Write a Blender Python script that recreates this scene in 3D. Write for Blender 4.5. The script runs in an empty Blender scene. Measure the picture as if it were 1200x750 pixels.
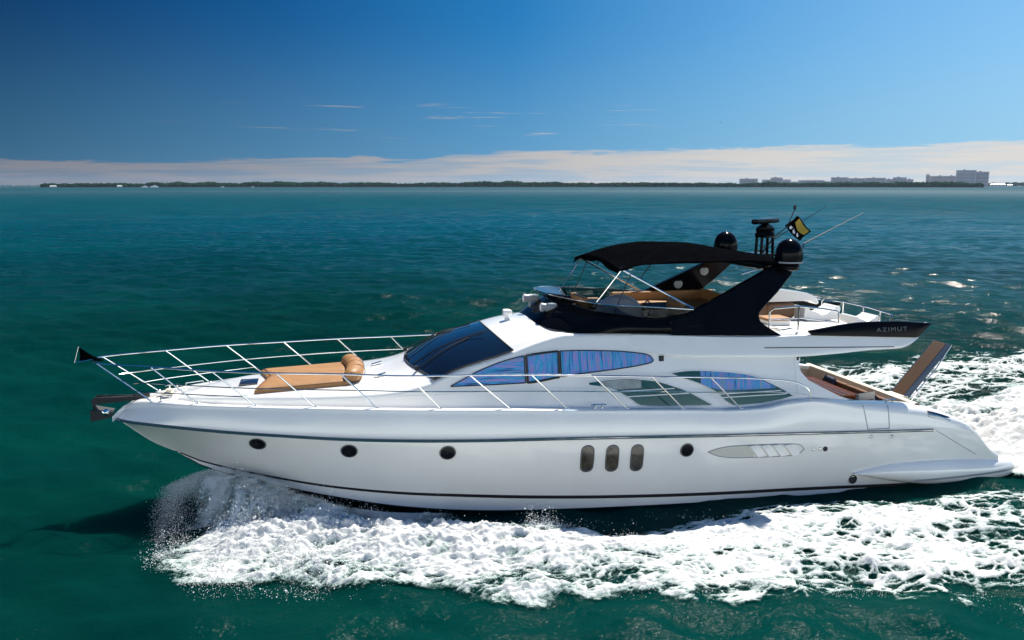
import bpy, bmesh, math, random
import numpy as np
from mathutils import Vector, Matrix
R = math.radians
rng = np.random.default_rng(11); random.seed(4)
sc = bpy.context.scene
COL = sc.collection

# ------------------------------------------------------------------ camera, sky, sun, exposure
cam_d = bpy.data.cameras.new('camera'); cam = bpy.data.objects.new('camera', cam_d); COL.objects.link(cam)
cam.location = (-5.25, -16.64, 5.97); cam.rotation_euler = (R(90 - 9.19), 0, R(-12.61))
cam_d.sensor_fit = 'HORIZONTAL'; cam_d.sensor_width = 36; cam_d.lens = 36 * 980 / 1200
cam_d.clip_start = .5; cam_d.clip_end = 90000
sc.camera = cam
SUN = Vector((.40, .52, 1.0)).normalized()
sun_d = bpy.data.lights.new('sun', 'SUN'); sun = bpy.data.objects.new('sun', sun_d); COL.objects.link(sun)
sun_d.energy = 4.3; sun_d.angle = R(.55); sun_d.color = (1, .94, .84)
sun.rotation_euler = SUN.to_track_quat('Z', 'Y').to_euler()
sc.view_settings.view_transform = 'Standard'; sc.view_settings.look = 'None'
sc.view_settings.exposure = .82; sc.view_settings.gamma = 1
sc.render.engine = 'CYCLES'
sc.cycles.use_denoising = True
sc.cycles.max_bounces = 8; sc.cycles.transparent_max_bounces = 16; sc.cycles.sample_clamp_indirect = 6

class NT:
    """small helper to write node trees"""
    def __init__(s, tree): s.t = tree; s.n = tree.nodes; s.l = tree.links
    def new(s, typ, **kw):
        nd = s.n.new(typ)
        for k, v in kw.items(): setattr(nd, k, v)
        return nd
    def link(s, a, b): s.l.new(a, b)
    def val(s, inp, v):
        if hasattr(v, 'links') or isinstance(v, bpy.types.NodeSocket): s.link(v, inp)
        else: inp.default_value = v
    def math(s, op, a, b=0.0, c=0.0, clamp=False):
        nd = s.new('ShaderNodeMath', operation=op); nd.use_clamp = clamp
        for i, v in enumerate((a, b, c)): s.val(nd.inputs[i], v)
        return nd.outputs[0]
    def mix(s, f, a, b, blend='MIX'):
        nd = s.new('ShaderNodeMix', data_type='RGBA', blend_type=blend)
        s.val(nd.inputs[0], f); s.val(nd.inputs[6], a); s.val(nd.inputs[7], b)
        return nd.outputs[2]
    def smooth(s, x, a, b, lo=0.0, hi=1.0):
        nd = s.new('ShaderNodeMapRange', interpolation_type='SMOOTHSTEP')
        s.val(nd.inputs[0], x)
        for i, v in enumerate((a, b, lo, hi)): s.val(nd.inputs[i + 1], v)
        return nd.outputs[0]
    def noise(s, vec, scale, detail=4, rough=.5, dist=0.0):
        nd = s.new('ShaderNodeTexNoise'); s.link(vec, nd.inputs['Vector'])
        nd.inputs['Scale'].default_value = scale; nd.inputs['Detail'].default_value = detail
        nd.inputs['Roughness'].default_value = rough; nd.inputs['Distortion'].default_value = dist
        return nd.outputs[0]
    def mapping(s, vec, scale=(1, 1, 1), loc=(0, 0, 0), rot=(0, 0, 0)):
        nd = s.new('ShaderNodeMapping'); s.link(vec, nd.inputs[0])
        nd.inputs[1].default_value = loc; nd.inputs[2].default_value = rot; nd.inputs[3].default_value = scale
        return nd.outputs[0]
    def ramp(s, fac, stops):
        nd = s.new('ShaderNodeValToRGB'); s.link(fac, nd.inputs[0]); e = nd.color_ramp.elements
        while len(e) < len(stops): e.new(.5)
        for el, (p, c) in zip(e, stops): el.position = p; el.color = (*c, 1)
        return nd.outputs[0]

world = bpy.data.worlds.new('World'); sc.world = world; world.use_nodes = True
w = NT(world.node_tree); w.n.clear()
sky = w.new('ShaderNodeTexSky', sky_type='NISHITA'); sky.sun_disc = False
sky.sun_elevation = math.asin(SUN.z); sky.sun_rotation = math.atan2(SUN.x, SUN.y)
sky.altitude = 0; sky.air_density = 1.0; sky.dust_density = .35; sky.ozone_density = 2.2
tc = w.new('ShaderNodeTexCoord'); dirv = tc.outputs['Generated']
sep = w.new('ShaderNodeSeparateXYZ'); w.link(dirv, sep.inputs[0])
dz = sep.outputs[2]
# clear dry air: the blue holds down to the horizon
lift = w.new('ShaderNodeVectorMath', operation='NORMALIZE')
cmb = w.new('ShaderNodeCombineXYZ'); w.link(sep.outputs[0], cmb.inputs[0]); w.link(sep.outputs[1], cmb.inputs[1])
w.link(w.math('ADD', w.math('MULTIPLY', w.math('MAXIMUM', dz, 0.0), .85), .20), cmb.inputs[2]); w.link(cmb.outputs[0], lift.inputs[0]); w.link(lift.outputs[0], sky.inputs[0])
# polarised sky: deep blue on the left, bright towards the sun's side
azr = w.new('ShaderNodeVectorMath', operation='DOT_PRODUCT'); w.link(dirv, azr.inputs[0]); azr.inputs[1].default_value = (math.cos(R(12.6)), -math.sin(R(12.6)), 0)
AZ = azr.outputs['Value']
pol = w.ramp(w.math('ADD', w.math('MULTIPLY', AZ, .5), .5), [(.0, (0.005, 0.042, 0.084)), (.245, (0.004, 0.050, 0.097)), (.37, (0.010, 0.105, 0.185)), (.5, (0.034, 0.197, 0.294)), (.62, (0.176, 0.336, 0.395)), (.755, (0.386, 0.487, 0.487)), (1, (0.462, 0.521, 0.504))])
pol = w.mix(w.smooth(sep.outputs[1], .35, -.25), pol, (.10, .31, .46, 1))
hs = w.new('ShaderNodeHueSaturation'); hs.inputs['Hue'].default_value = .492; hs.inputs['Saturation'].default_value = 1.15
w.link(sky.outputs[0], hs.inputs['Color'])
skyc = w.mix(1.0, hs.outputs[0], pol, 'MULTIPLY')
# paler towards the horizon
pale = w.ramp(w.math('ADD', w.math('MULTIPLY', AZ, .5), .5), [(.2, (0.101, 0.521, 0.882)), (.5, (0.630, 1.428, 2.058)), (.8, (1.428, 2.310, 2.772))])
skyc = w.mix(w.math('MULTIPLY', w.smooth(dz, .20, .0), .62), skyc, pale)
# unseen bright cloud bank, added behind the viewer to lift the hull's shaded side
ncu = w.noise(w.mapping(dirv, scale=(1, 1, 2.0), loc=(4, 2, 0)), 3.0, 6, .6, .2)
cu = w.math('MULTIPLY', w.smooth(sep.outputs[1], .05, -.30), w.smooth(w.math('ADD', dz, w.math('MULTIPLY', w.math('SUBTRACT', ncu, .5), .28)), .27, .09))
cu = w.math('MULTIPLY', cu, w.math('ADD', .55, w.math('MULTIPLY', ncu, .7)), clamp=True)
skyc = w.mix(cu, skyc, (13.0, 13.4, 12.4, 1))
# cloud bank low over the horizon and a few thin streaks above it
cv = w.mapping(dirv, scale=(1, 1, 13))
n1 = w.noise(cv, 7.0, 9, .62, .15)
n2 = w.noise(w.mapping(dirv, scale=(1.3, 1.3, 30), loc=(3, 1, 0)), 6, 6, .6, .2)
right = w.smooth(azr.outputs['Value'], -.55, .5)
top = w.math('ADD', w.math('MULTIPLY', right, .018), .026)
top = w.math('ADD', top, w.math('MULTIPLY', w.math('SUBTRACT', n1, .5), .040))
bank = w.smooth(w.math('SUBTRACT', top, dz), -.001, .003)
tex = w.smooth(n2, .40, .60)
bank = w.math('MULTIPLY', bank, w.math('ADD', w.math('MULTIPLY', tex, .42), w.math('ADD', .46, w.math('MULTIPLY', right, .18))), clamp=True)
n3 = w.noise(w.mapping(dirv, scale=(1, 1, 26), loc=(2.6, .9, .3)), 7.5, 6, .62, .1)
win = w.math('MULTIPLY', w.math('MULTIPLY', w.smooth(dz, .050, .062), w.smooth(dz, .098, .082)), w.math('MULTIPLY', w.smooth(AZ, -.42, -.15), w.smooth(AZ, .20, .06)))
wisp = w.math('MULTIPLY', w.math('MULTIPLY', w.smooth(n3, .572, .69), win), .8)
cl = w.math('MAXIMUM', bank, wisp)
cloudc = w.mix(right, (0.882, 0.857, 0.966, 1), (2.730, 2.646, 2.520, 1))
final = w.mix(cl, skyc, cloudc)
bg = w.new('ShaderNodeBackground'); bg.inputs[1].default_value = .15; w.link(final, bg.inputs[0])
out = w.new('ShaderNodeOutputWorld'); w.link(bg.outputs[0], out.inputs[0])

# ------------------------------------------------------------------ materials
def principled(name, col, rough=.5, metal=0.0, coat=0.0, spec=.5, ior=1.5, bump=None, var=0.0, vscale=3.0, coord='Object'):
    m = bpy.data.materials.new(name); m.use_nodes = True
    t = NT(m.node_tree); b = t.n['Principled BSDF']
    b.inputs['Base Color'].default_value = (*col, 1); b.inputs['Roughness'].default_value = rough
    b.inputs['Metallic'].default_value = metal; b.inputs['Coat Weight'].default_value = coat
    b.inputs['Coat Roughness'].default_value = .04
    b.inputs['Specular IOR Level'].default_value = spec; b.inputs['IOR'].default_value = ior
    tc = t.new('ShaderNodeTexCoord'); v = tc.outputs[coord]
    if var:
        n = t.noise(v, vscale, 5, .6)
        c = t.mix(t.smooth(n, .3, .7), tuple(x * (1 - var) for x in col) + (1,), tuple(min(1, x * (1 + var)) for x in col) + (1,))
        t.link(c, b.inputs['Base Color'])
        t.link(t.math('ADD', t.math('MULTIPLY', n, .15), rough - .075), b.inputs['Roughness'])
    if bump:
        sc_, st, d = bump
        bp = t.new('ShaderNodeBump'); bp.inputs['Strength'].default_value = st; bp.inputs['Distance'].default_value = d
        t.link(t.noise(v, sc_, 3), bp.inputs['Height']); t.link(bp.outputs[0], b.inputs['Normal'])
    return m
M = {}
M['gel'] = principled('white_gelcoat', (.87, .865, .845), .20, coat=.8, var=.025, vscale=1.1)
M['deck'] = principled('cream_deck', (.74, .72, .67), .55, var=.03, vscale=5)
M['cream'] = principled('cream_moulding', (.66, .60, .50), .5, var=.04)
M['black'] = principled('black_gelcoat', (.0025, .003, .0048), .16, spec=.09, var=.15)
M['canvas'] = principled('black_canvas', (.0028, .003, .004), .9, spec=.0, bump=(240, .3, .004), var=.2, vscale=6)
M['rubber'] = principled('dark_rubber', (.015, .017, .022), .5)
M['blue'] = principled('dark_blue_rub', (.03, .06, .12), .35, coat=.3)
M['steel'] = principled('polished_steel', (.78, .78, .77), .12, metal=1, var=.05, vscale=8)
M['tan'] = principled('tan_vinyl', (.34, .165, .055), .55, bump=(9, .25, .02), var=.10, vscale=4)
M['brown'] = principled('brown_leather', (.17, .075, .03), .5, bump=(14, .3, .02), var=.15, vscale=4)
M['teak'] = principled('orange_teak', (.85, .23, .06), .5, spec=.2, var=.12, vscale=3)
M['navy'] = principled('navy_fabric', (.012, .02, .06), .8, bump=(20, .3, .02), var=.2)
M['grey'] = principled('grey_plastic', (.27, .29, .32), .35, var=.05)
M['darkglass'] = principled('dark_glass', (.004, .008, .018), .04, coat=1, spec=.8)
M['portglass'] = principled('porthole_glass', (.006, .007, .009), .12, spec=.2)
M['rim'] = principled('dull_metal_rim', (.16, .165, .17), .35, metal=.6)
M['bottom'] = principled('black_antifouling', (.008, .009, .012), .6)
M['white'] = principled('white_plastic', (.8, .8, .8), .35)
M['yellow'] = principled('gold_print', (.45, .30, .03), .7)
M['silver'] = principled('silver_letters', (.10, .11, .125), .35, metal=.5)

def teak_planks():
    m = principled('weathered_teak', (.17, .085, .035), .6); t = NT(m.node_tree); b = t.n['Principled BSDF']
    tc = t.new('ShaderNodeTexCoord'); v = tc.outputs['Object']
    wv = t.new('ShaderNodeTexWave', bands_direction='Y'); t.link(v, wv.inputs[0]); wv.inputs['Scale'].default_value = 6.0; wv.inputs['Distortion'].default_value = 0
    n = t.noise(t.mapping(v, scale=(1, 12, 1)), 5, 5, .6)
    c = t.mix(n, (.05, .024, .010, 1), (.12, .06, .026, 1))
    c = t.mix(t.smooth(wv.outputs[1], .02, .10), (.02, .012, .008, 1), c)
    t.link(c, b.inputs['Base Color']); return m
M['planks'] = teak_planks()

def irid(name, scale, rot=0.0, seed=0.0, teal=.0):
    """stress pattern of tempered, film-coated glass: coloured streaks"""
    m = principled(name, (.1, .2, .6), .2, metal=.0, spec=.2); t = NT(m.node_tree); b = t.n['Principled BSDF']
    tc = t.new('ShaderNodeTexCoord')
    v = t.mapping(tc.outputs['Object'], scale=scale, loc=(seed, 0, seed * 2), rot=(0, rot, 0))
    n = t.noise(v, 1.0, 5, .62, .25); n2 = t.noise(t.mapping(v, loc=(7, 2, 5), scale=(.45, .45, .45)), 1.0, 3, .5, .4)
    c = t.ramp(t.smooth(n, .30, .70), [(0, (.02, .05, .22)), (.24, (.05, .30, .80)), (.38, (.03, .62, .70)), (.48, (.12, .28, .88)),
                       (.58, (.34, .22, .80)), (.66, (.06, .44, .90)), (.78, (.66, .24, .62)), (1, (.03, .48, .50))])
    c2 = t.mix(t.smooth(n2, .40, .62), c, (.06, .30, .66, 1) if not teal else (.02, .30, .42, 1))
    c3 = t.mix(.22, t.mix(.28, c, c2), (.10, .24, .34, 1))
    t.link(c3, b.inputs['Base Color']); return m  # iridescent reflections painted into the base colour
M['irid_v'] = irid('streaked_film_glass', (20, 3, 1.3), .05, 1.0)
M['irid_h'] = irid('streaked_film_glass_front', (1.3, 3, 22), -.10, 4.0, teal=1)
M['irid_p'] = irid('streaked_film_glass_pale', (19, 3, 2.0), .16, 9.0)

def mirror_glass():
    m = bpy.data.materials.new('sea_reflection_glass'); m.use_nodes = True; t = NT(m.node_tree); b = t.n['Principled BSDF']
    b.inputs['Base Color'].default_value = (.006, .085, .085, 1); b.inputs['Metallic'].default_value = .12  # teal of the mirrored sea put into the glass colour
    b.inputs['Roughness'].default_value = .03; b.inputs['Coat Weight'].default_value = .0
    return m
M['mirror'] = mirror_glass()
def smoked():
    m = bpy.data.materials.new('smoked_acrylic'); m.use_nodes = True; t = NT(m.node_tree); t.n.clear()
    tr = t.new('ShaderNodeBsdfTransparent'); tr.inputs[0].default_value = (.22, .27, .29, 1)
    gl = t.new('ShaderNodeBsdfGlossy'); gl.inputs[0].default_value = (.9, .95, 1, 1); gl.inputs['Roughness'].default_value = .03
    fr = t.new('ShaderNodeFresnel'); fr.inputs[0].default_value = 1.5
    mx = t.new('ShaderNodeMixShader'); t.link(t.math('MULTIPLY', fr.outputs[0], .45), mx.inputs[0]); t.link(tr.outputs[0], mx.inputs[1]); t.link(gl.outputs[0], mx.inputs[2])
    o = t.new('ShaderNodeOutputMaterial'); t.link(mx.outputs[0], o.inputs[0]); return m
M['smoked'] = smoked()

# ------------------------------------------------------------------ helpers
def pchip(pts):
    x = np.array([p[0] for p in pts], float); y = np.array([p[1] for p in pts], float); h = np.diff(x); d = np.diff(y) / h
    m = np.zeros_like(x); m[0] = d[0]; m[-1] = d[-1]
    for i in range(1, len(x) - 1):
        if d[i - 1] * d[i] > 0:
            w1 = 2 * h[i] + h[i - 1]; w2 = h[i] + 2 * h[i - 1]; m[i] = (w1 + w2) / (w1 / d[i - 1] + w2 / d[i])
    def f(q):
        q = np.clip(np.asarray(q, float), x[0], x[-1]); i = np.clip(np.searchsorted(x, q) - 1, 0, len(h) - 1); t = (q - x[i]) / h[i]
        return (2*t**3 - 3*t**2 + 1)*y[i] + (t**3 - 2*t**2 + t)*h[i]*m[i] + (-2*t**3 + 3*t**2)*y[i+1] + (t**3 - t**2)*h[i]*m[i+1]
    return f

def link(name, me, mat, parent=None, smooth=True):
    if mat is not None: me.materials.append(mat)
    o = bpy.data.objects.new(name, me); COL.objects.link(o)
    if parent is not None: o.parent = parent
    if smooth and len(me.polygons): me.polygons.foreach_set('use_smooth', [True] * len(me.polygons))
    return o

def mesh(name, verts, faces, mat, parent=None, smooth=True, recalc=True, sharp=None):
    me = bpy.data.meshes.new(name)
    me.from_pydata([tuple(map(float, v)) for v in verts], [], [tuple(map(int, f)) for f in faces])
    if recalc:
        bm = bmesh.new(); bm.from_mesh(me); bmesh.ops.remove_doubles(bm, verts=bm.verts, dist=1e-5)
        bmesh.ops.recalc_face_normals(bm, faces=bm.faces); bm.to_mesh(me); bm.free()
    me.update()
    o = link(name, me, mat, parent, smooth)
    if smooth and sharp is not None: me.set_sharp_from_angle(angle=R(sharp))
    return o

class MB:
    """collects shapes that become ONE mesh"""
    def __init__(s): s.v = []; s.f = []
    def add(s, verts, faces):
        n = len(s.v); s.v += [tuple(map(float, v)) for v in verts]; s.f += [tuple(i + n for i in f) for f in faces]; return s
    def grid(s, rows, closed=False):
        nr, nc = len(rows), len(rows[0]); v = [p for r in rows for p in r]; f = []
        for i in range(nr - 1):
            for j in range(nc if closed else nc - 1):
                k = (j + 1) % nc; f.append((i*nc + j, i*nc + k, (i+1)*nc + k, (i+1)*nc + j))
        return s.add(v, f)
    def tube(s, pts, r, n=8, cap=True):
        pts = [Vector(p) for p in pts]; rows = []; up = None
        rr = r if hasattr(r, '__len__') else [r] * len(pts)
        for i, p in enumerate(pts):
            t = (pts[min(i+1, len(pts)-1)] - pts[max(i-1, 0)]).normalized()
            if up is None: up = t.orthogonal().normalized()
            up = (up - t * up.dot(t)).normalized(); b = t.cross(up)
            rows.append([p + (up*math.cos(2*math.pi*k/n) + b*math.sin(2*math.pi*k/n))*rr[i] for k in range(n)])
        n0 = len(s.v); s.grid(rows, True)
        if cap: s.f.append(tuple(n0 + k for k in range(n))[::-1]); s.f.append(tuple(n0 + (len(rows)-1)*n + k for k in range(n)))
        return s
    def lathe(s, prof, c=(0, 0, 0), n=20, axis='Z', sy=1.0):
        rows = []
        for r, z in prof:
            row = []
            for k in range(n):
                a = 2*math.pi*k/n; x, y = r*math.cos(a), r*math.sin(a)*sy
                q = (x, y, z) if axis == 'Z' else ((z, x, y) if axis == 'X' else (x, z, y))
                row.append((c[0]+q[0], c[1]+q[1], c[2]+q[2]))
            rows.append(row)
        n0 = len(s.v); s.grid(rows, True)
        s.f.append(tuple(n0 + k for k in range(n))); s.f.append(tuple(n0 + (len(rows)-1)*n + k for k in range(n))); return s
    def box(s, c, d, rot=None, bev=0.0):
        bm = bmesh.new(); bmesh.ops.create_cube(bm, size=1)
        for v in bm.verts: v.co = Vector((v.co.x*d[0], v.co.y*d[1], v.co.z*d[2]))
        if bev: bmesh.ops.bevel(bm, geom=bm.edges[:], offset=bev, segments=3, affect='EDGES', profile=.6)
        mt = (rot.to_4x4() if rot is not None else Matrix())
        for v in bm.verts: v.co = mt @ v.co + Vector(c)
        bm.verts.index_update(); vs = [v.co[:] for v in bm.verts]; fs = [[v.index for v in f.verts] for f in bm.faces]; bm.free()
        return s.add(vs, fs)
    def prism(s, poly, f0, f1):
        """poly of 2-D points; f0/f1 map a point to the two faces"""
        n = len(poly); v = [f0(*p) for p in poly] + [f1(*p) for p in poly]
        fs = [tuple(range(n)), tuple(range(2*n-1, n-1, -1))] + [(i, (i+1) % n, n + (i+1) % n, n + i) for i in range(n)]
        return s.add(v, fs)
    def build(s, name, mat, parent=None, smooth=True, sharp=35): return mesh(name, s.v, s.f, mat, parent, smooth, True, sharp)

def tag(o, label=None, cat=None, group=None, kind=None):
    for k, v in (('label', label), ('category', cat), ('group', group), ('kind', kind)):
        if v: o[k] = v
    return o
def empty(name, loc=(0, 0, 0), rz=0.0):
    o = bpy.data.objects.new(name, None); COL.objects.link(o); o.location = loc; o.rotation_euler = (0, 0, rz); o.empty_display_size = .2
    return o
def smoothline(pts, n=40):
    pts = np.array(pts, float); t = np.r_[0, np.cumsum(np.linalg.norm(np.diff(pts, axis=0), axis=1))]
    q = np.linspace(0, t[-1], n); return np.stack([pchip(list(zip(t, pts[:, k])))(q) for k in range(pts.shape[1])], 1)

# ------------------------------------------------------------------ sea: one wave field used by the water and the foam
WL = -.12
NW = 96
lam = np.exp(rng.uniform(math.log(.35), math.log(9.0), NW)); kk = 2*np.pi/lam
wdir = rng.normal(R(-112), R(34), NW); ph = rng.uniform(0, 2*np.pi, NW)
amp = .0051*lam*rng.uniform(.6, 1.3, NW)*np.where(lam > 4, .42, np.where(lam > 2.6, .85, np.where(lam > .7, 1.55, .8)))
def hash2(ix, iy, s):
    h = np.sin(ix*127.1 + iy*311.7 + s*74.7)*43758.5453; return h - np.floor(h)
def vnoise(x, y, s=0.0):
    ix, iy = np.floor(x), np.floor(y); fx, fy = x-ix, y-iy
    fx = fx*fx*fx*(fx*(fx*6-15)+10); fy = fy*fy*fy*(fy*(fy*6-15)+10)
    a, b, c, d = hash2(ix, iy, s), hash2(ix+1, iy, s), hash2(ix, iy+1, s), hash2(ix+1, iy+1, s)
    return (a*(1-fx)+b*fx)*(1-fy) + (c*(1-fx)+d*fx)*fy
def fbm(x, y, o=5, s=0.0, g=.5):
    t = 0; a = 1; n = 0
    for i in range(o):
        t = t + a*vnoise(x*2**i + 17.3*i, y*2**i - 9.1*i, s+i); n += a; a *= g
    return t/n
def worley(x, y, s=0.0):
    ix, iy = np.floor(x), np.floor(y); f1 = np.full(x.shape, 9.0); f2 = np.full(x.shape, 9.0)
    for i in (-1, 0, 1):
        for j in (-1, 0, 1):
            px = ix+i+hash2(ix+i, iy+j, s); py = iy+j+hash2(ix+i, iy+j, s+5.5); d = np.hypot(px-x, py-y)
            f2 = np.minimum(f2, np.maximum(f1, d)); f1 = np.minimum(f1, d)
    return f1, f2
def sstep(x, a, b):
    t = np.clip((x-a)/(b-a), 0, 1); return t*t*(3-2*t)
# edges of the wash beside the hull (distance out from the centreline, along the boat)
w_in = pchip([(-8.9, 2.1), (-8.2, 1.9), (-7.4, 1.65), (-6.2, 1.85), (-5.4, 1.9), (-4.5, 2.3), (-3.3, 2.62), (-2.5, 2.98), (-1.4, 3.15), (-.2, 3.6), (.6, 3.45), (1.6, 3.15), (2.8, 2.95), (4, 3.1), (6.4, 3.1), (9, 3.05), (14, 3.4), (22, 4.5)])
w_out = pchip([(-8.9, 2.2), (-8.2, 3.2), (-7.3, 3.95), (-6.4, 4.05), (-5.3, 4.5), (-4.5, 4.95), (-3.6, 5.25), (-2.2, 5.45), (-1.2, 5.9), (0, 6.35), (1.3, 6.7), (2.6, 6.85), (3.5, 7.1), (5, 7.3), (9, 7.7), (14, 8.1), (24, 9.8)])
HALF = pchip([(-8.4, .0), (-7.4, .3), (-6.6, .75), (-5.3, 1.34), (-4, 1.75), (-2.5, 2.02), (-1, 2.16), (1, 2.23), (9, 2.1), (10, 2.0), (16, .2)])
def hull_wave(u, v):
    """local shape of the sea round the boat: bow wave, hollow beside the hull, stern rooster"""
    av = np.abs(v); wi, wo = w_in(u), w_out(u); m = (wi+wo)/2; wd = np.maximum(wo-wi, .4)
    on = sstep(u, -8.9, -6.8)*(1 - sstep(u, 14, 24))
    crest = .20*np.exp(-((av-(wi+.30*wd))/(.42*wd))**2)*on*(1-.55*sstep(u, -2, 6))
    crest = crest + .10*np.exp(-((av-(wo-.08*wd))/(.22*wd))**2)*on
    hol = -.13*np.exp(-((av-HALF(u)-.35)/.75)**2)*sstep(u, -3, 3)*(1-sstep(u, 9, 12))
    st = .28*np.exp(-((u-11.6)/1.7)**2)*np.exp(-(v/1.5)**2) - .25*np.exp(-((u-9.6)/.9)**2)*np.exp(-(v/2)**2)
    return crest + hol + st
def sea_z(x, y, sp=0.0):
    z = np.zeros_like(x)
    for i in range(NW):
        wgt = 1.0 if np.isscalar(sp) else 1 - sstep(np.asarray(sp)/lam[i], .26, .5)
        p = kk[i]*(x*math.cos(wdir[i]) + y*math.sin(wdir[i])) + ph[i]
        z = z + wgt*amp[i]*(np.sin(p) - .22*np.cos(2*p))
    mod = .7 + .6*fbm(x*.06, y*.06, 2, 3.0)
    return WL + z*mod + hull_wave(x, y)

def fast_mesh(name, co, quads, mat, smooth=True, tri=False):
    me = bpy.data.meshes.new(name); k = 3 if tri else 4; nf = len(quads)
    me.vertices.add(len(co)); me.vertices.foreach_set('co', np.ascontiguousarray(co, dtype=np.float32).ravel())
    me.loops.add(nf*k); me.loops.foreach_set('vertex_index', np.ascontiguousarray(quads, dtype=np.int32).ravel())
    me.polygons.add(nf); me.polygons.foreach_set('loop_start', np.arange(0, nf*k, k, dtype=np.int32))
    if smooth: me.polygons.foreach_set('use_smooth', np.ones(nf, dtype=bool))
    me.update(calc_edges=True); me.validate()
    me.materials.append(mat); o = bpy.data.objects.new(name, me); COL.objects.link(o); return o

def water_material():
    m = bpy.data.materials.new('sea_water'); m.use_nodes = True; t = NT(m.node_tree); b = t.n['Principled BSDF']
    geo = t.new('ShaderNodeNewGeometry'); pos = geo.outputs['Position']
    big = t.noise(pos, .035, 4, .55); mid = t.noise(t.mapping(pos, scale=(1, 1.8, 1)), .22, 4, .55)
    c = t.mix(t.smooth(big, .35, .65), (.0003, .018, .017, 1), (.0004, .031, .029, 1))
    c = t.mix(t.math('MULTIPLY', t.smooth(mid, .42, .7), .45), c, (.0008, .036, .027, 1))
    # darker and greener close by, lighter and bluer farther out
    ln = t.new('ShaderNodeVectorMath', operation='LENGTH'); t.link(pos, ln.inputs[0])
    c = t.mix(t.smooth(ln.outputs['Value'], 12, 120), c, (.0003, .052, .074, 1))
    ripple_tone = t.noise(t.mapping(pos, scale=(.35, 1, 1), rot=(0, 0, .2)), .09, 9, .72)  # lights and darks of wind ripples painted into the base colour
    c = t.mix(1.0, c, t.ramp(ripple_tone, [(.3, (.70, .74, .78)), (.5, (.97, .97, .97)), (.7, (1.45, 1.30, 1.24))]), 'MULTIPLY')
    t.link(c, b.inputs['Base Color'])
    b.inputs['Specular IOR Level'].default_value = 0
    b.subsurface_method = 'BURLEY'; b.inputs['Subsurface Weight'].default_value = .72; b.inputs['Subsurface Radius'].default_value = (.6, 1.8, 1.8); b.inputs['Subsurface Scale'].default_value = 1.0
    h1 = t.noise(t.mapping(pos, scale=(1, 1.5, 1), rot=(0, 0, .35)), 2.6, 5, .62)
    h2 = t.noise(t.mapping(pos, scale=(1, 1.35, 1), rot=(0, 0, -.2)), 9.0, 3, .55)
    near = t.smooth(ln.outputs['Value'], 75, 18)
    h = t.math('MULTIPLY', near, t.math('ADD', t.math('MULTIPLY', h1, .085), t.math('MULTIPLY', h2, .012)))
    bp = t.new('ShaderNodeBump'); bp.inputs['Strength'].default_value = .85; bp.inputs['Distance'].default_value = 1.0
    t.link(h, bp.inputs['Height']); t.link(bp.outputs[0], b.inputs['Normal'])
    # mirror of the sky, cut down as through a polarising filter
    gl = t.new('ShaderNodeBsdfGlossy'); t.link(t.math('ADD', t.smooth(ln.outputs['Value'], 16, 60, .11, .10), t.smooth(ln.outputs['Value'], 220, 900, 0, .22)), gl.inputs['Roughness']); t.link(bp.outputs[0], gl.inputs['Normal'])
    fr = t.new('ShaderNodeFresnel'); fr.inputs[0].default_value = 1.333; t.link(bp.outputs[0], fr.inputs['Normal'])
    L = ln.outputs['Value']
    k = t.math('MULTIPLY', t.smooth(L, 14, 46, .09, .56), t.math('ADD', t.math('MULTIPLY', t.smooth(L, 45, 260), -.72), t.math('ADD', 1.0, t.math('MULTIPLY', t.smooth(L, 260, 1500), -.18))))
    mx = t.new('ShaderNodeMixShader'); t.link(t.math('MULTIPLY', fr.outputs[0], k), mx.inputs[0]); t.link(b.outputs[0], mx.inputs[1]); t.link(gl.outputs[0], mx.inputs[2])
    t.link(mx.outputs[0], t.n['Material Output'].inputs[0])
    return m
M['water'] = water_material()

def build_sea():
    cx, cy = -5.25, -16.64; rows = [3.0]
    while rows[-1] < 60000:
        r = rows[-1]; rows.append(r + max(.055, r*.0042 if r < 160 else r*.006 if r < 450 else r*.02 if r < 1500 else r*.12))
    rr = np.array(rows)
    a = np.r_[np.linspace(-180, -58, 28)[:-1], np.linspace(-58, -40, 90)[:-1], np.linspace(-40, 40, 560), np.linspace(40, 58, 90)[1:], np.linspace(58, 180, 28)[1:]]
    aa = np.radians(a + 12.6)
    rg, ag = np.meshgrid(rr, aa, indexing='ij'); x = cx + rg*np.sin(ag); y = cy + rg*np.cos(ag)
    step = np.gradient(a)*math.pi/180; sp = np.maximum(rg*step[None, :], np.gradient(rr)[:, None])
    z = sea_z(x, y, sp); z = z*1.0
    nr, nc = x.shape; i = np.arange(nr-1)[:, None]; j = np.arange(nc-1)[None, :]
    q = np.stack([i*nc+j, (i+1)*nc+j, (i+1)*nc+j+1, i*nc+j+1], -1).reshape(-1, 4)
    q = q[:, ::-1]
    co = np.stack([x, y, z], -1).reshape(-1, 3)
    # close the disc under the viewpoint
    n0 = len(co); co = np.vstack([co, [[cx, cy, WL]]])
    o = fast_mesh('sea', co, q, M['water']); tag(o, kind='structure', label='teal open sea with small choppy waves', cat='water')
build_sea()

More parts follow.
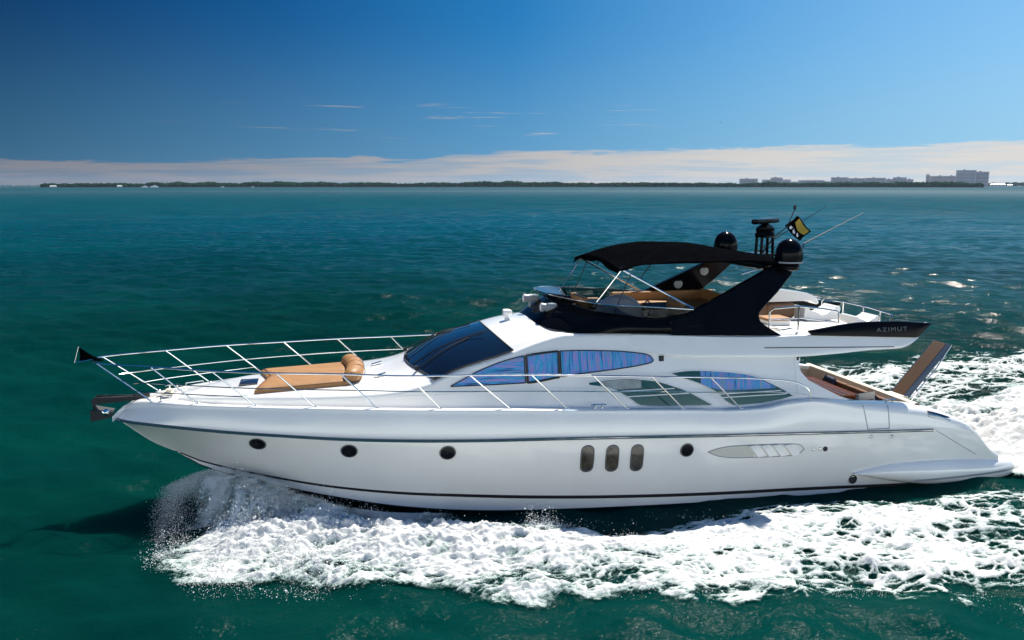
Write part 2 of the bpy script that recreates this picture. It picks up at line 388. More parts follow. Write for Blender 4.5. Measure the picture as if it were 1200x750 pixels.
# ------------------------------------------------------------------ wash and spray (nobody could count it)
def foam_material():
    m = bpy.data.materials.new('sea_foam'); m.use_nodes = True; t = NT(m.node_tree); b = t.n['Principled BSDF']
    b.inputs['Base Color'].default_value = (.8, .8, .8, 1); b.inputs['Roughness'].default_value = .8
    b.inputs['Specular IOR Level'].default_value = .25
    at = t.new('ShaderNodeAttribute', attribute_name='thick'); th = at.outputs['Fac']
    geo = t.new('ShaderNodeNewGeometry'); pos = geo.outputs['Position']
    n = t.noise(t.mapping(pos, scale=(.7, 1, 1)), 16, 5, .68, .4); n2 = t.noise(pos, 55, 3, .6)
    a = t.math('ADD', th, t.math('MULTIPLY', t.math('SUBTRACT', n, .5), .75))
    a = t.math('ADD', a, t.math('MULTIPLY', t.math('SUBTRACT', n2, .5), .35))
    al = t.smooth(a, .26, .56)
    t.link(al, b.inputs['Alpha'])
    # thin foam lets the green water through
    c = t.mix(t.smooth(a, .28, .78), (.15, .28, .26, 1), (.66, .67, .665, 1)); t.link(c, b.inputs['Base Color'])
    bp = t.new('ShaderNodeBump'); bp.inputs['Strength'].default_value = .7; bp.inputs['Distance'].default_value = .035
    t.link(t.math('ADD', n, t.math('MULTIPLY', n2, .4)), bp.inputs['Height']); t.link(bp.outputs[0], b.inputs['Normal'])
    return m
M['foam'] = foam_material()
def foam_patch(name, us, vs, dens, lift, label):
    """us 1-D; vs 2-D (len(us), n). dens and lift give thickness 0..1 and height over the water"""
    u = np.repeat(us[:, None], vs.shape[1], 1); v = vs
    th = dens(u, v); z = sea_z(u, v) + .012 + lift(u, v, th)
    nr, nc = u.shape; i = np.arange(nr-1)[:, None]; j = np.arange(nc-1)[None, :]
    q = np.stack([i*nc+j, (i+1)*nc+j, (i+1)*nc+j+1, i*nc+j+1], -1).reshape(-1, 4)
    if vs[0, 1] < vs[0, 0]: q = q[:, ::-1]
    t = th.ravel(); q = q[t[q].max(1) > .06]
    use = np.unique(q); mp = np.zeros(nr*nc, int); mp[use] = np.arange(len(use))
    co = np.stack([u, v, z], -1).reshape(-1, 3)[use]
    o = fast_mesh(name, co, mp[q], M['foam']); at = o.data.attributes.new('thick', 'FLOAT', 'POINT')
    at.data.foreach_set('value', t[use].astype(np.float32))
    return tag(o, label, 'foam', kind='stuff')
def lace(u, v, s, sc_=2.6):
    wx = fbm(u*1.1, v*1.6, 3, s)*1.1; wy = fbm(u*1.1+9, v*1.6+4, 3, s+3)*1.1
    f1, f2 = worley(u*sc_*.55+wx, v*sc_+wy, s); g1, g2 = worley(u*sc_*1.5+wx*2, v*sc_*2.3+wy*2, s+2)
    return np.maximum(1-sstep(f2-f1, .02, .34), .75*(1-sstep(g2-g1, .02, .36)))
def band_dens(seed, bow=True):
    def f(u, v):
        av = np.abs(v); wi, wo = w_in(u), w_out(u)
        j1 = (fbm(u*.8, av*.5, 4, seed)-.5); j2 = (fbm(u*.8+5, av*.35, 4, seed+1)-.5)
        s = (av-wi-.55*j1)/np.maximum(wo-wi-1.5*j2*sstep(u, -7.5, -3)-.5*j1, .3)
        inner = sstep(s, -.10, .10); outer = 1-sstep(s, .92, 1.16)
        body = inner*outer
        big = fbm(u*.55, av*1.2, 4, seed+2); wx = 1.2*(fbm(u*.7, av*.9, 3, seed+6)-.5); fine = fbm(u*1.9+wx, av*3.8+2*wx, 6, seed+4, .66); L = lace(u, av, seed)
        aft = sstep(u, -2.5, 4.5)
        solid = .77 - .29*aft - .42*sstep(s, .45, 1.0)*(.5+.5*aft) - .25*(1-sstep(s, 0, .22))
        th = body*(solid + .55*(big-.5)*(1.0+.7*aft) + 1.3*(fine-.5) + (.30+.28*aft)*(L-.36))
        lead = sstep(u, -8.9+.9*sstep(s, .55, .1), -6.6)
        th = th*(.35+.65*lead) - .25*(1-lead)
        gap = (1-inner)*sstep(u, -8.2, -6.6)*(1-sstep(u, -4.0, -1.2))*np.clip(1.1*fine-.36+.28*L, 0, .6)*sstep(av-HALF(u), .0, .25)
        return np.clip(np.maximum(th, gap), 0, 1)
    return f
def band_lift(seed):
    def f(u, v, th):
        av = np.abs(v); n = fbm(u*2.0, av*2.6, 5, seed+8, .55); b = 1-np.abs(2*fbm(u*3.4, av*4.4, 4, seed+12)-1)
        bow = sstep(u, -8, -6.3)*(1-sstep(u, -4.2, 0.5))
        wi, wo = w_in(u), w_out(u); s = (av-wi)/(wo-wi); ridge = np.exp(-((s-.28)/.22)**2)
        return th*(.03 + .09*n*(.6+.9*bow) + .05*b*b*(1+bow) + .16*bow*ridge*n*n - .02)
    return f
us = np.arange(-9.0, 14.0, .019)
tt = np.linspace(0, 1, 235)[None, :]
vs = -((w_in(us)-.75)[:, None]*(1-tt) + (w_out(us)+.6)[:, None]*tt)
foam_patch('wake_foam', us, vs, band_dens(1.0), band_lift(1.0), 'broad white band of churned foam along the near side of the yacht')
us = np.arange(1.5, 26.0, .035); tt = np.linspace(0, 1, 190)[None, :]
vs = ((w_in(us)-.75)[:, None]*(1-tt) + (w_out(us)+.8)[:, None]*tt)
foam_patch('wake_foam', us, vs, band_dens(21.0), band_lift(21.0), 'lacy white foam trailing on the far side behind the gangway')
def stern_dens(u, v):
    j = fbm(u*.7, v*.7, 4, 40)-.5
    wd = 2.35 + .34*np.maximum(u-9.6, 0)*(1-.5*sstep(u, 12, 18)) + 1.0*j; s = np.abs(v)/wd
    big = fbm(u*.55, v*.9, 4, 42); fine = fbm(u*2, v*2.8, 5, 44, .6); L = lace(u, v, 46, 2.2)
    return np.clip((1-sstep(s, .75, 1.15))*(.80 + 1.0*(big-.5) + .9*(fine-.5) + .30*(L-.4))*sstep(u, 8.7, 9.3), 0, 1)
def stern_lift(u, v, th):
    return th*(.04 + .42*fbm(u*1.5, v*1.7, 5, 50, .55)*np.exp(-((u-11.5)/3)**2) + .08*fbm(u*4, v*4, 3, 52))
us = np.arange(8.7, 27, .03); vs = np.linspace(-6.5, 6.5, 330)[None, :]*np.ones((len(us), 1))
foam_patch('wake_foam', us, vs, stern_dens, stern_lift, 'churned white propeller wash boiling up right behind the swim platform')

def drops(name, P, r, label):
    """tiny four-sided droplets, all one mesh"""
    n = len(P); base = np.array([(1, 1, 1), (1, -1, -1), (-1, 1, -1), (-1, -1, 1)])/1.732
    A = rng.normal(size=(n, 3, 3)); Q = np.linalg.qr(A)[0]
    co = P[:, None, :] + np.einsum('nij,kj->nki', Q, base)*r[:, None, None]
    fq = np.array([(0, 1, 2), (0, 3, 1), (0, 2, 3), (1, 3, 2)]); q = (np.arange(n)[:, None, None]*4 + fq[None]).reshape(-1, 3)
    o = fast_mesh(name, co.reshape(-1, 3), q, M['drop'], smooth=False, tri=True)
    return tag(o, label, 'spray', kind='stuff')
M['drop'] = principled('water_droplets', (.86, .89, .90), .4, spec=.4)
# fine veil thrown out from the bow, still in the shade of the hull
n = 820000
u = -8.45 + 5.4*rng.beta(2.3, 2.9, n); tau = rng.beta(1.0, 1.15, n)
gap = np.maximum(w_in(u)+.25-HALF(u), .35); hgt = .55*np.exp(-((u+7.0)/1.5)**2)+.12
clump = fbm(u*2.0+tau*.8, tau*3.2-u*.7, 5, 60)
keep = clump > rng.uniform(.27, .62, n)
v = -(HALF(u)+.02+tau*gap); z = WL + .05 + .42*(1-tau)*np.exp(-((u+7.3)/1.4)**2) + hgt*4*tau*(1-tau)*rng.uniform(.3, 1, n)
P = np.stack([u+rng.normal(0, .05, n), v, z], 1)[keep]
drops('bow_spray', P, np.exp(rng.normal(math.log(.0029), .45, len(P))), 'thin bluish veil of spray under the bow in the shade of the hull')
# the connected sheet of water peeling off the bow
us = np.linspace(-8.05, -4.2, 230); tau = np.linspace(0, 1, 110)
U = np.repeat(us[:, None], 110, 1); T = np.repeat(tau[None, :], 230, 0)
G = np.maximum(w_in(U)+.35-HALF(U), .35); Hh = .50*np.exp(-((U+7.0)/1.5)**2)+.10
wob = fbm(U*1.6, T*2.2, 4, 64)-.5
V = -(HALF(U)+.02+T*G*(1+.25*wob)); Z = WL + .04 + .40*(1-T)*np.exp(-((U+7.3)/1.4)**2) + Hh*4*T*(1-T)*(.85+.9*wob) + .05*fbm(U*6, T*7, 3, 66)
streak = fbm(U*3.2+T*2.4, T*1.6-U*.3, 5, 62, .6); fineS = fbm(U*9+T*6, T*8, 4, 63)
th = np.clip((.42+1.0*(streak-.5)+.55*(fineS-.5)+.20*T)*sstep(U, -8.05, -7.2)*(1-sstep(U, -5.6, -4.3))*sstep(T, 0, .06), 0, .75)
i0 = np.arange(229)[:, None]; j0 = np.arange(109)[None, :]
q = np.stack([i0*110+j0, i0*110+j0+1, (i0+1)*110+j0+1, (i0+1)*110+j0], -1).reshape(-1, 4)
o = fast_mesh('bow_spray', np.stack([U, V, Z], -1).reshape(-1, 3), q, M['foam']); at = o.data.attributes.new('thick', 'FLOAT', 'POINT'); at.data.foreach_set('value', th.ravel().astype(np.float32))
tag(o, 'streaked sheet of water peeling off the hull under the bow', 'spray', kind='stuff')
# jets and crumbs of water torn off the bow wave, and drops over the edges of the wash
def cloud(n, u, s_, hz_, lo, hi, r, sd, label):
    v = -(w_in(u) + s_*(w_out(u)-w_in(u))); cl = fbm(u*1.7, v*1.9, 5, 70+sd); keep = cl > rng.uniform(lo, hi, n)
    z = sea_z(u, v) + .02 + rng.exponential(1, n)*hz_*(.3+1.4*np.clip(fbm(u*2.4, v*2.4, 3, 80+sd)-.3, 0, 1))
    P = np.stack([u, v, z], 1)[keep]; drops('bow_spray', P, np.exp(rng.normal(math.log(r), .5, len(P))), label)
n = 60000; u = -8.45 + 3.6*rng.beta(1.7, 1.9, n); k = sstep(u, -9.1, -7.2)
cloud(n, u, .5+(rng.random(n)-.5)*(.5+.6*k)+.10*rng.normal(size=n), .08+.12*k, .40, .60, .0050, 1, 'bright speckled spray thrown ahead of the white bow wave')
n = 42000; u = rng.uniform(-7.2, 1.5, n)
cloud(n, u, rng.normal(.10, .13, n), .11*(1-sstep(u, -4, 2))+.04, .44, .62, .0058, 2, 'jets of drops leaping from the inner crest of the bow wave')
n = 9000; u = rng.uniform(-7, 9.5, n)
cloud(n, u, rng.normal(.80, .10, n), .03, .50, .64, .0045, 3, 'fine drops along the outer edge of the wash nearest the viewer')

# ------------------------------------------------------------------ far shore
def ray_pt(px, dist):
    """a place on the bay at a bearing and distance from the viewpoint"""
    a = R(12.61) + math.atan((px-600)/980)
    return Vector((-5.25 + dist*math.sin(a), -16.64 + dist*math.cos(a), 0)), a
M['wood'] = principled('mangrove_leaves', (.005, .024, .008), .9, spec=.0, var=.5, vscale=.06, coord='Object')
M['sand'] = principled('shore_sand', (.10, .09, .06), .9, var=.2, vscale=.02)
def wood_line(name, px0, px1, dist, h0, step, label, seed, hf=None):
    """clumps of crowns side by side, many deep, each an uneven lump of leaves"""
    mb = MB(); rg = random.Random(seed); bm = bmesh.new(); bmesh.ops.create_icosphere(bm, subdivisions=2, radius=1)
    bv = [v.co.copy() for v in bm.verts]; bf = [[v.index for v in f.verts] for f in bm.faces]; bm.free()
    n = int((px1-px0)/step)
    for i in range(n):
        px = px0 + (px1-px0)*(i+rg.random())/n; p, a = ray_pt(px, dist*(1+rg.uniform(0, .05)))
        hh = h0*(.70+.45*rg.random()+.35*float(vnoise(np.array(px*.06), np.array(seed*1.0)))) * (hf(px) if hf else 1)
        wd = hh*rg.uniform(.6, 1.3); ph = rg.uniform(0, 9)
        vs = [(p.x+q.x*wd*(1+.3*math.sin(5*q.y+ph)), p.y+q.y*wd, max(-.5, hh*.40+q.z*hh*.60*(1+.28*math.sin(7*q.x+ph)*math.cos(6*q.y)))) for q in bv]
        mb.add(vs, bf)
    o = mesh(name, mb.v, mb.f, M['wood'], None, True, False); return tag(o, label, 'trees', kind='stuff')
def tall(px):
    return 1 + .25*math.exp(-((px-590)/50)**2) + .35*math.exp(-((px-340)/35)**2)*.6 - .25*(px < 180)
wood_line('mangrove_wood', 58, 1142, 2150, 8.6, .55, 'long dark green line of mangroves along the far shore', 1, tall)
wood_line('mangrove_wood', 1138, 1290, 4300, 13, 1.1, 'fainter low wooded shore at the right end of the horizon', 2)
def land(name, px0, px1, d0, d1, z):
    a = [ray_pt(px0 + (px1-px0)*k/30, d0)[0] for k in range(31)]; b = [ray_pt(px0 + (px1-px0)*k/30, d1)[0] for k in range(31)]
    rows = [[(q.x, q.y, zz) for q in r] for r, zz in ((a, WL-1), (a, z), (b, z), (b, WL-1))]
    o = MB().grid(rows).build(name, M['sand'], None, False); tag(o, kind='structure')
land('far_shore', 57, 1141, 2140, 3300, .9); land('far_shore', 1139, 1290, 4280, 4900, .8)
M['bwall'] = principled('pale_building_wall', (.48, .51, .58), .8, var=.1, vscale=.05)
M['bwall2'] = principled('grey_building_wall', (.40, .43, .50), .8, var=.1, vscale=.05)
M['bpink'] = principled('pinkish_tower_wall', (.52, .49, .54), .8, var=.08, vscale=.05)
M['bwin'] = principled('building_window', (.14, .17, .24), .4)
M['broof'] = principled('building_roof', (.22, .23, .27), .8)
def building(px0, px1, ytop, dist, mat, label, steps=None, roof='flat'):
    """px0..px1 bearings, ytop its skyline; storeys of window bands on the walls, stepped roofline"""
    p, a = ray_pt((px0+px1)/2, dist); wd = dist/980*(px1-px0)/math.cos(a-R(12.61)); hz = 216.5
    hh = (hz-ytop)/980*dist + 6; dp = min(22, wd*.6)
    r = empty('apartment_building', (p.x, p.y, 0), -a); tag(r, label, 'building', 'buildings along the far shore')
    blocks = steps or [(0, 1, 1)]
    W = MB(); G = MB(); T = MB()
    for x0, x1, k in blocks:
        b0, b1 = (x0-.5)*wd, (x1-.5)*wd; H = hh*k; d2 = dp*(.9+.1*k)
        W.box(((b0+b1)/2, 0, H/2), (b1-b0, d2, H)); T.box(((b0+b1)/2, 0, H+.3), ((b1-b0)*1.02, d2*1.03, .6))
        nst = max(2, int(H/3.4))
        for s in range(1, nst):
            MB().box(((b0+b1)/2, -d2/2-.05, s*H/nst+.2), ((b1-b0)*.9, .2, H/nst*.45)).build('window_row', M['bwin'], r, False)
        if roof == 'hip': T.add([(b0, -d2/2, H), (b1, -d2/2, H), (b1, d2/2, H), (b0, d2/2, H), (b0*.7+b1*.3, 0, H*1.22), (b1*.7+b0*.3, 0, H*1.22)], [(0, 1, 5, 4), (1, 2, 5), (2, 3, 4, 5), (3, 0, 4)])
        else: T.box(((b0*.6+b1*.4), 0, H+1.4), (min(6, (b1-b0)*.2), 5, 2.2))
    W.build('wall', mat, r, False); T.build('roof', M['broof'], r, False)
building(864, 883, 210.2, 2500, M['bwall2'], 'low flat grey block, leftmost of the far buildings')
building(891, 920, 209, 2500, M['bwall'], 'wide pale block with a raised roof storey beside the leftmost grey block', [(0, 1, .78), (.3, .72, 1)])
building(925, 967, 210.3, 2520, M['bwall2'], 'long dark hip-roofed block stepped down at both ends', [(0, .2, .62), (.2, .8, .8), (.8, 1, .66)], 'hip')
building(976, 1034, 209.0, 2500, M['bwall2'], 'longest grey waterfront block, standing in the middle of the row', [(0, .28, 1), (.28, .55, .9), (.55, .86, .94), (.86, 1, .7)])
building(1036, 1060, 209.2, 2520, M['bwall'], 'pale grey block with a stepped roof right of the longest block', [(0, .25, .82), (.25, .75, 1), (.75, 1, .8)])
building(1083, 1107, 206.5, 2480, M['bpink'], 'pale pink slab beside the tall towers', [(0, .14, 1), (.14, 1, .88)])
building(1109, 1131, 202.2, 2480, M['bwall'], 'tallest tower block on the far shore', [(0, .27, .66), (.27, 1, 1)])
building(1131.5, 1147, 203.8, 2490, M['bpink'], 'pinkish tower block joined on right of the tallest tower', [(0, .25, .9), (.25, 1, 1)])
# low white roofs and boats on the right
M['haus'] = principled('white_house_wall', (.72, .71, .68), .8)
def house(px, dist, wd, hh, label, col='haus'):
    p, a = ray_pt(px, dist); r = empty('beach_house', (p.x, p.y, .6), -a); tag(r, label, 'house', 'white houses on the far shore')
    MB().box((0, 0, hh/2), (wd, 8, hh)).build('wall', M[col], r, False)
    MB().add([(-wd*.54, -5, hh), (wd*.54, -5, hh), (wd*.54, 5, hh), (-wd*.54, 5, hh), (-wd*.35, 0, hh*1.5), (wd*.35, 0, hh*1.5)], [(0, 1, 5, 4), (1, 2, 5), (2, 3, 4, 5), (3, 0, 4), (3, 2, 1, 0)]).build('roof', M['white'], r, False)
    for k in range(4): MB().box((wd*(k-1.5)*.22, -4.05, hh*.5), (wd*.10, .2, hh*.4)).build('window', M['bwin'], r, False)
house(1162, 3300, 46, 6.5, 'wide white boathouse roof on the point right of the towers')
house(1176, 3350, 16, 4.5, 'small white house at the right end of the wooded point')
house(69, 2120, 14, 2.4, 'low cream house at the landward end of the bridge')
house(146, 2120, 11, 2.6, 'cream beach house among the trees left of the moored boats')
def far_boat(px, dist, L, label):
    p, a = ray_pt(px, dist); r = empty('moored_boat', (p.x, p.y, WL), -a); tag(r, label, 'boat', 'white boats moored off the far shore')
    hull = [(-.5, .16), (.5, .14), (.46, -.02), (-.42, -.02)]
    MB().prism(hull, lambda x, z: (x*L, -L*.14, z*L*.9), lambda x, z: (x*L, L*.14, z*L*.9)).build('hull', M['white'], r, False)
    MB().prism([(-.2, .13), (.3, .13), (.24, .30), (-.08, .30)], lambda x, z: (x*L, -L*.1, z*L*.9), lambda x, z: (x*L, L*.1, z*L*.9)).build('cabin', M['white'], r, False)
    MB().box((.07*L, -L*.103, .20*L), (L*.3, .1, .05*L)).build('window', M['bwin'], r, False)
far_boat(175, 2080, 15, 'white motorboat moored off the left shore, left one of the close pair')
far_boat(186, 2090, 19, 'larger white motorboat moored off the left shore, right one of the close pair')
far_boat(265, 2090, 9, 'small white boat lying alone off the mangroves right of the close pair')
far_boat(300, 2090, 8, 'small white boat on the waterline well right of the other moored boats')
far_boat(1187, 3200, 13, 'small white boat at the far right edge of the bay')
# causeway bridge at the left
pa, aa_ = ray_pt(66, 2300); pb, _ = ray_pt(-60, 2420)
br = empty('causeway_bridge', (pa.x, pa.y, 0)); tag(br, 'long low white causeway bridge on piers at the left end of the horizon', 'bridge')
d = (pb-pa); L = d.length; ang = math.atan2(d.y, d.x); rot = Matrix.Rotation(ang, 3, 'Z')
M['conc'] = principled('pale_concrete', (.62, .60, .56), .8)
MB().box(rot @ Vector((L/2, 0, 4.0)), (L, 9, 1.1), rot).build('bridge_deck', M['conc'], br, False)
for k in range(26):
    MB().box(rot @ Vector((L*(k+.5)/26, 0, 1.5)), (1.5, 7, 4.6), rot).build('pier', M['conc'], br, False)
# the thin sea air that blues the far shore
hz = MB().box((0, 3000, 27), (24000, 8000, 58)).build('haze', None, None, False); tag(hz, kind='stuff')
hm = bpy.data.materials.new('sea_haze'); hm.use_nodes = True; t = NT(hm.node_tree); t.n.clear()
pv = t.new('ShaderNodeVolumePrincipled'); pv.inputs['Color'].default_value = (.55, .74, 1, 1); pv.inputs['Density'].default_value = .000035; pv.inputs['Anisotropy'].default_value = .3
o_ = t.new('ShaderNodeOutputMaterial'); t.link(pv.outputs[0], o_.inputs['Volume']); hz.data.materials.append(hm); hm.cycles.homogeneous_volume = True
# a gull far off
gp, ga = ray_pt(839, 260); r = empty('gull', (gp.x, gp.y, 24.1), -ga+.5); tag(r, 'tiny dark bird gliding high over the bay', 'bird')
MB().lathe([(.005, -.28), (.06, -.16), (.085, 0), (.05, .2), (.01, .34)], (0, 0, 0), 10, 'X').build('body', M['rubber'], r)
for s_ in (-1, 1):
    MB().grid([[(.12, 0, .02), (.10, s_*.32, .16), (-.02, s_*.72, .06)], [(0, 0, .05), (0, s_*.32, .19), (-.06, s_*.72, .07)], [(-.12, 0, .02), (-.10, s_*.32, .15), (-.10, s_*.72, .06)]]).build('wing', M['rubber'], r)

# ------------------------------------------------------------------ the yacht
Y = empty('motor_yacht', (0, 0, 0))
tag(Y, 'white flybridge motor yacht with black radar arch and bimini running at speed across the bay', 'yacht')
bg_ = pchip([(-9.24, .03), (-9.15, .15), (-8.9, .36), (-8.5, .60), (-7.6, 1.06), (-6.5, 1.5), (-5.5, 1.8), (-4.4, 2.05), (-3.3, 2.22), (-2, 2.32), (0, 2.38), (2, 2.38), (4, 2.36), (6, 2.3), (8, 2.2), (9.3, 2.05)])
zg_ = pchip([(-9.24, 1.68), (-9.1, 1.80), (-8.74, 1.97), (-8.4, 2.0), (-7.6, 2.01), (-6.5, 2.02), (-5.5, 2.02), (-4.4, 2.0), (-3.3, 1.97), (-2, 1.92), (-.1, 1.82), (1.6, 1.72), (2.45, 1.665), (3.0, 1.665), (3.5, 1.735), (4, 1.76), (5.15, 1.63), (5.8, 1.57), (6.6, 1.46), (7.12, 1.32), (7.5, 1.17), (7.97, .85), (8.39, .44), (8.63, .30)])
zr_ = pchip([(-9.24, 1.62), (-8, 1.6), (-7, 1.57), (-6.1, 1.54), (-5, 1.49), (-3.1, 1.43), (-.76, 1.36), (1.6, 1.25), (4.2, 1.13), (6.86, .99), (8.7, .9)])
bs_ = pchip([(-8.17, 0), (-7.66, .2), (-6.72, .7), (-5.26, 1.34), (-4, 1.75), (-3, 1.95), (-2, 2.08), (0, 2.2), (2, 2.24), (6.5, 2.17), (8.7, 2.1)])
zs_ = pchip([(-8.17, .86), (-7.66, .68), (-6.72, .55), (-5.26, .39), (-3.87, .30), (-2.94, .25), (-1.25, .14), (.33, .05), (2.1, -.03), (3.8, -.09), (6.5, -.22), (8.7, -.31)])
zc_ = pchip([(-8.17, .86), (-7.66, .60), (-6.68, .43), (-5.26, .22), (-4, .07), (-2.4, -.04), (-.8, -.09), (.9, -.14), (3.84, -.21), (6.5, -.31), (8.7, -.40)])
zk_ = pchip([(-9.24, 1.62), (-9.11, 1.51), (-8.56, 1.07), (-8.17, .86), (-7.85, .62), (-7.2, .30), (-6.4, .0), (-5, -.4), (-3, -.75), (0, -.9), (8.7, -.85)])
ex_ = pchip([(-9, -.30), (-6, -.12), (-3, .10), (0, .30), (9, .35)])
def gz(u): return zg_(u)
def rz_(u): return np.minimum(zr_(u), zg_(u)-.06)
def stemz(u): return np.where(np.asarray(u) < -8.17, zk_(u), zs_(u))
def FH(u, z):
    """half-breadth of the topsides"""
    u = np.asarray(u, float); z = np.asarray(z, float); z0 = stemz(u); z1 = rz_(u); b0 = bs_(u); b1 = bg_(u)+.03
    t = np.clip((z-z0)/np.maximum(z1-z0, .02), 0, 1); a = ex_(u)
    low = b0 + (b1-b0)*t*(1+a*(1-t))
    zz = gz(u); tu = np.clip((z-z1)/np.maximum(zz-z1, .02), 0, 1)
    return np.where(z <= z1, low, b1 - (.12+.20*sstep(-u, 7.7, 8.9))*tu**1.35)
def hull_section(u):
    z0 = float(stemz(u)); z1 = float(rz_(u)); z2 = float(gz(u)); p = []
    kz = float(zk_(u)); ck = float(zc_(u)) if u > -8.17 else kz
    cb = float(bs_(u))
    p.append((0, kz)); p.append((cb*.5, kz + (ck-kz)*.52)); p.append((cb*.985, ck-.01)); p.append((cb, ck))
    for t in np.linspace(0, 1, 11): z = z0 + (z1-z0)*t; p.append((float(FH(u, z)), z))
    k = min(1, float(bg_(u))/.4); rr = min((.03 + .19*float(sstep(u, 3.8, 6.4)) + .07*float(sstep(-u, 7.6, 8.6)))*k, (z2-z1)*.8)
    for t in (.12, .3, .5, .7, .85, 1): z = z1 + (z2-rr-z1)*t; p.append((float(FH(u, z)), z))
    b = float(FH(u, z2-rr))
    for a in (.35, .7, 1.05, 1.35): p.append((b-rr*(1-math.cos(a)), z2-rr+rr*math.sin(a)))
    b -= rr*.9
    wd = (.09 + .12*float(sstep(u, 4.2, 5.4)))*k
    p.append((b-.03*k, z2+.004)); p.append((b-.02*k-wd*.8, z2+.006)); p.append((b-.02*k-wd, z2-.012)); p.append((b-.025*k-wd, z2-.10))
    return p
us = np.r_[np.linspace(-9.24, -8.1, 26), np.linspace(-8.05, 6.4, 84), np.linspace(6.5, 8.63, 30)]
rows = []
for u in us:
    s = hull_section(u); rows.append([(u, -b, z) for b, z in s[::-1]] + [(u, b, z) for b, z in s[1:]])
mb = MB().grid(rows); nn = len(rows[0]); mb.f.append(tuple(len(mb.v)-nn+k for k in range(nn)))
hull = mb.build('hull', M['gel'], Y, True, 32)
# black bottom below the chine
rows = []
for u in np.linspace(-8.0, 8.62, 70):
    cb = float(bs_(u)); ck = float(zc_(u)); kz = float(zk_(u))
    rows.append([(u, -cb-.004, ck+.0), (u, -cb*.985, ck-.03), (u, -cb*.5, kz+(ck-kz)*.5-.012), (u, 0, kz-.014), (u, cb*.5, kz+(ck-kz)*.5-.012), (u, cb*.985, ck-.03), (u, cb+.004, ck)])
MB().grid(rows).build('hull_bottom', M['bottom'], Y)

def strip(name, u0, u1, zlo, zhi, F, off, mat, parent, n=90, sides=(-1, 1), m=2):
    """a band lying proud of a surface, both sides as one mesh"""
    for s in sides:
        rows = []
        for u in np.linspace(u0, u1, n):
            a, b = float(zlo(u)), float(zhi(u)); zz = np.linspace(a, b, m+1)
            r = [(u, s*(float(F(u, z))+off), z) for z in zz]
            rows.append([(u, s*(float(F(u, a))-.01), a)] + r + [(u, s*(float(F(u, b))-.01), b)])
        MB().grid(rows).build(name, mat, parent, True, 40)
strip('boot_stripe', -8.12, 8.60, lambda u: zs_(u)-.012, lambda u: zs_(u)+.055*min(1, .4+.1*(u+8.2)), FH, .005, M['bottom'], hull)
strip('rub_rail', -9.2, 6.84, lambda u: rz_(u)-.030, lambda u: rz_(u)+.022, lambda u, z: FH(u, rz_(u)), .028, M['blue'], hull)
strip('rub_rail_strip', -9.2, 6.84, lambda u: rz_(u)-.008, lambda u: rz_(u)+.006, lambda u, z: FH(u, rz_(u)), .036, M['steel'], hull)
def hp(u, z, off=0.0, s=-1): return (u, s*(float(FH(u, z))+off), z)
def porthole(u, z, ru, rz2, s, name='porthole', oval=False):
    mb = MB(); n = 36; ring = []
    for k in range(n):
        a = 2*math.pi*k/n; c, sn = math.cos(a), math.sin(a)
        if oval: p = (ru*(abs(c)**.9)*np.sign(c), (rz2-ru)*np.sign(sn)*min(1, abs(sn)*3) + ru*sn)
        else: p = (ru*c, rz2*sn)
        ring.append(p)
    mb.grid([[hp(u+x*q, z+y*q, o, s) for x, y in ring] for q, o in ((1.03, -.012), (1.0, .012), (.97, .020), (.88, .020), (.85, .010))], True)
    fr = mb.build(name, M['rim'], hull, True, 40)
    g = MB().grid([[hp(u+x*q, z+y*q, .011, s) for x, y in ring] for q in (.90, .6, .3, .02)], True)
    return fr, g, ring
def sub(o): return o
for s in (-1, 1):
    for (u, z, ru, rz2) in ((-6.57, 1.31, .155, .135), (-4.95, 1.23, .150, .140), (-3.21, 1.185, .148, .142), (1.36, .97, .138, .138)):
        fr, g, ring = porthole(u, z, ru, rz2, s); n0 = len(fr.data.vertices)
        fr.data.materials.append(M['portglass'])
        bm = bmesh.new(); bm.from_mesh(fr.data); vs = [bm.verts.new(v) for v in g.v]
        for f in g.f:
            try: nf = bm.faces.new([vs[i] for i in f]); nf.material_index = 1; nf.smooth = True
            except ValueError: pass
        bmesh.ops.recalc_face_normals(bm, faces=bm.faces); bm.to_mesh(fr.data); bm.free()
M['brownglass'] = principled('oval_window_glass', (.075, .066, .052), .10, coat=.6, var=.5, vscale=7)
for s in (-1, 1):
    for (u, z) in ((-.615, .93), (-.13, .905), (.36, .88)):
        fr, g, ring = porthole(u, z, .132, .275, s, 'oval_window', True)
        fr.data.materials.append(M['brownglass'])
        bm = bmesh.new(); bm.from_mesh(fr.data); vs = [bm.verts.new(v) for v in g.v]
        for f in g.f:
            try: nf = bm.faces.new([vs[i] for i in f]); nf.material_index = 1; nf.smooth = True
            except ValueError: pass
        bmesh.ops.recalc_face_normals(bm, faces=bm.faces); bm.to_mesh(fr.data); bm.free()
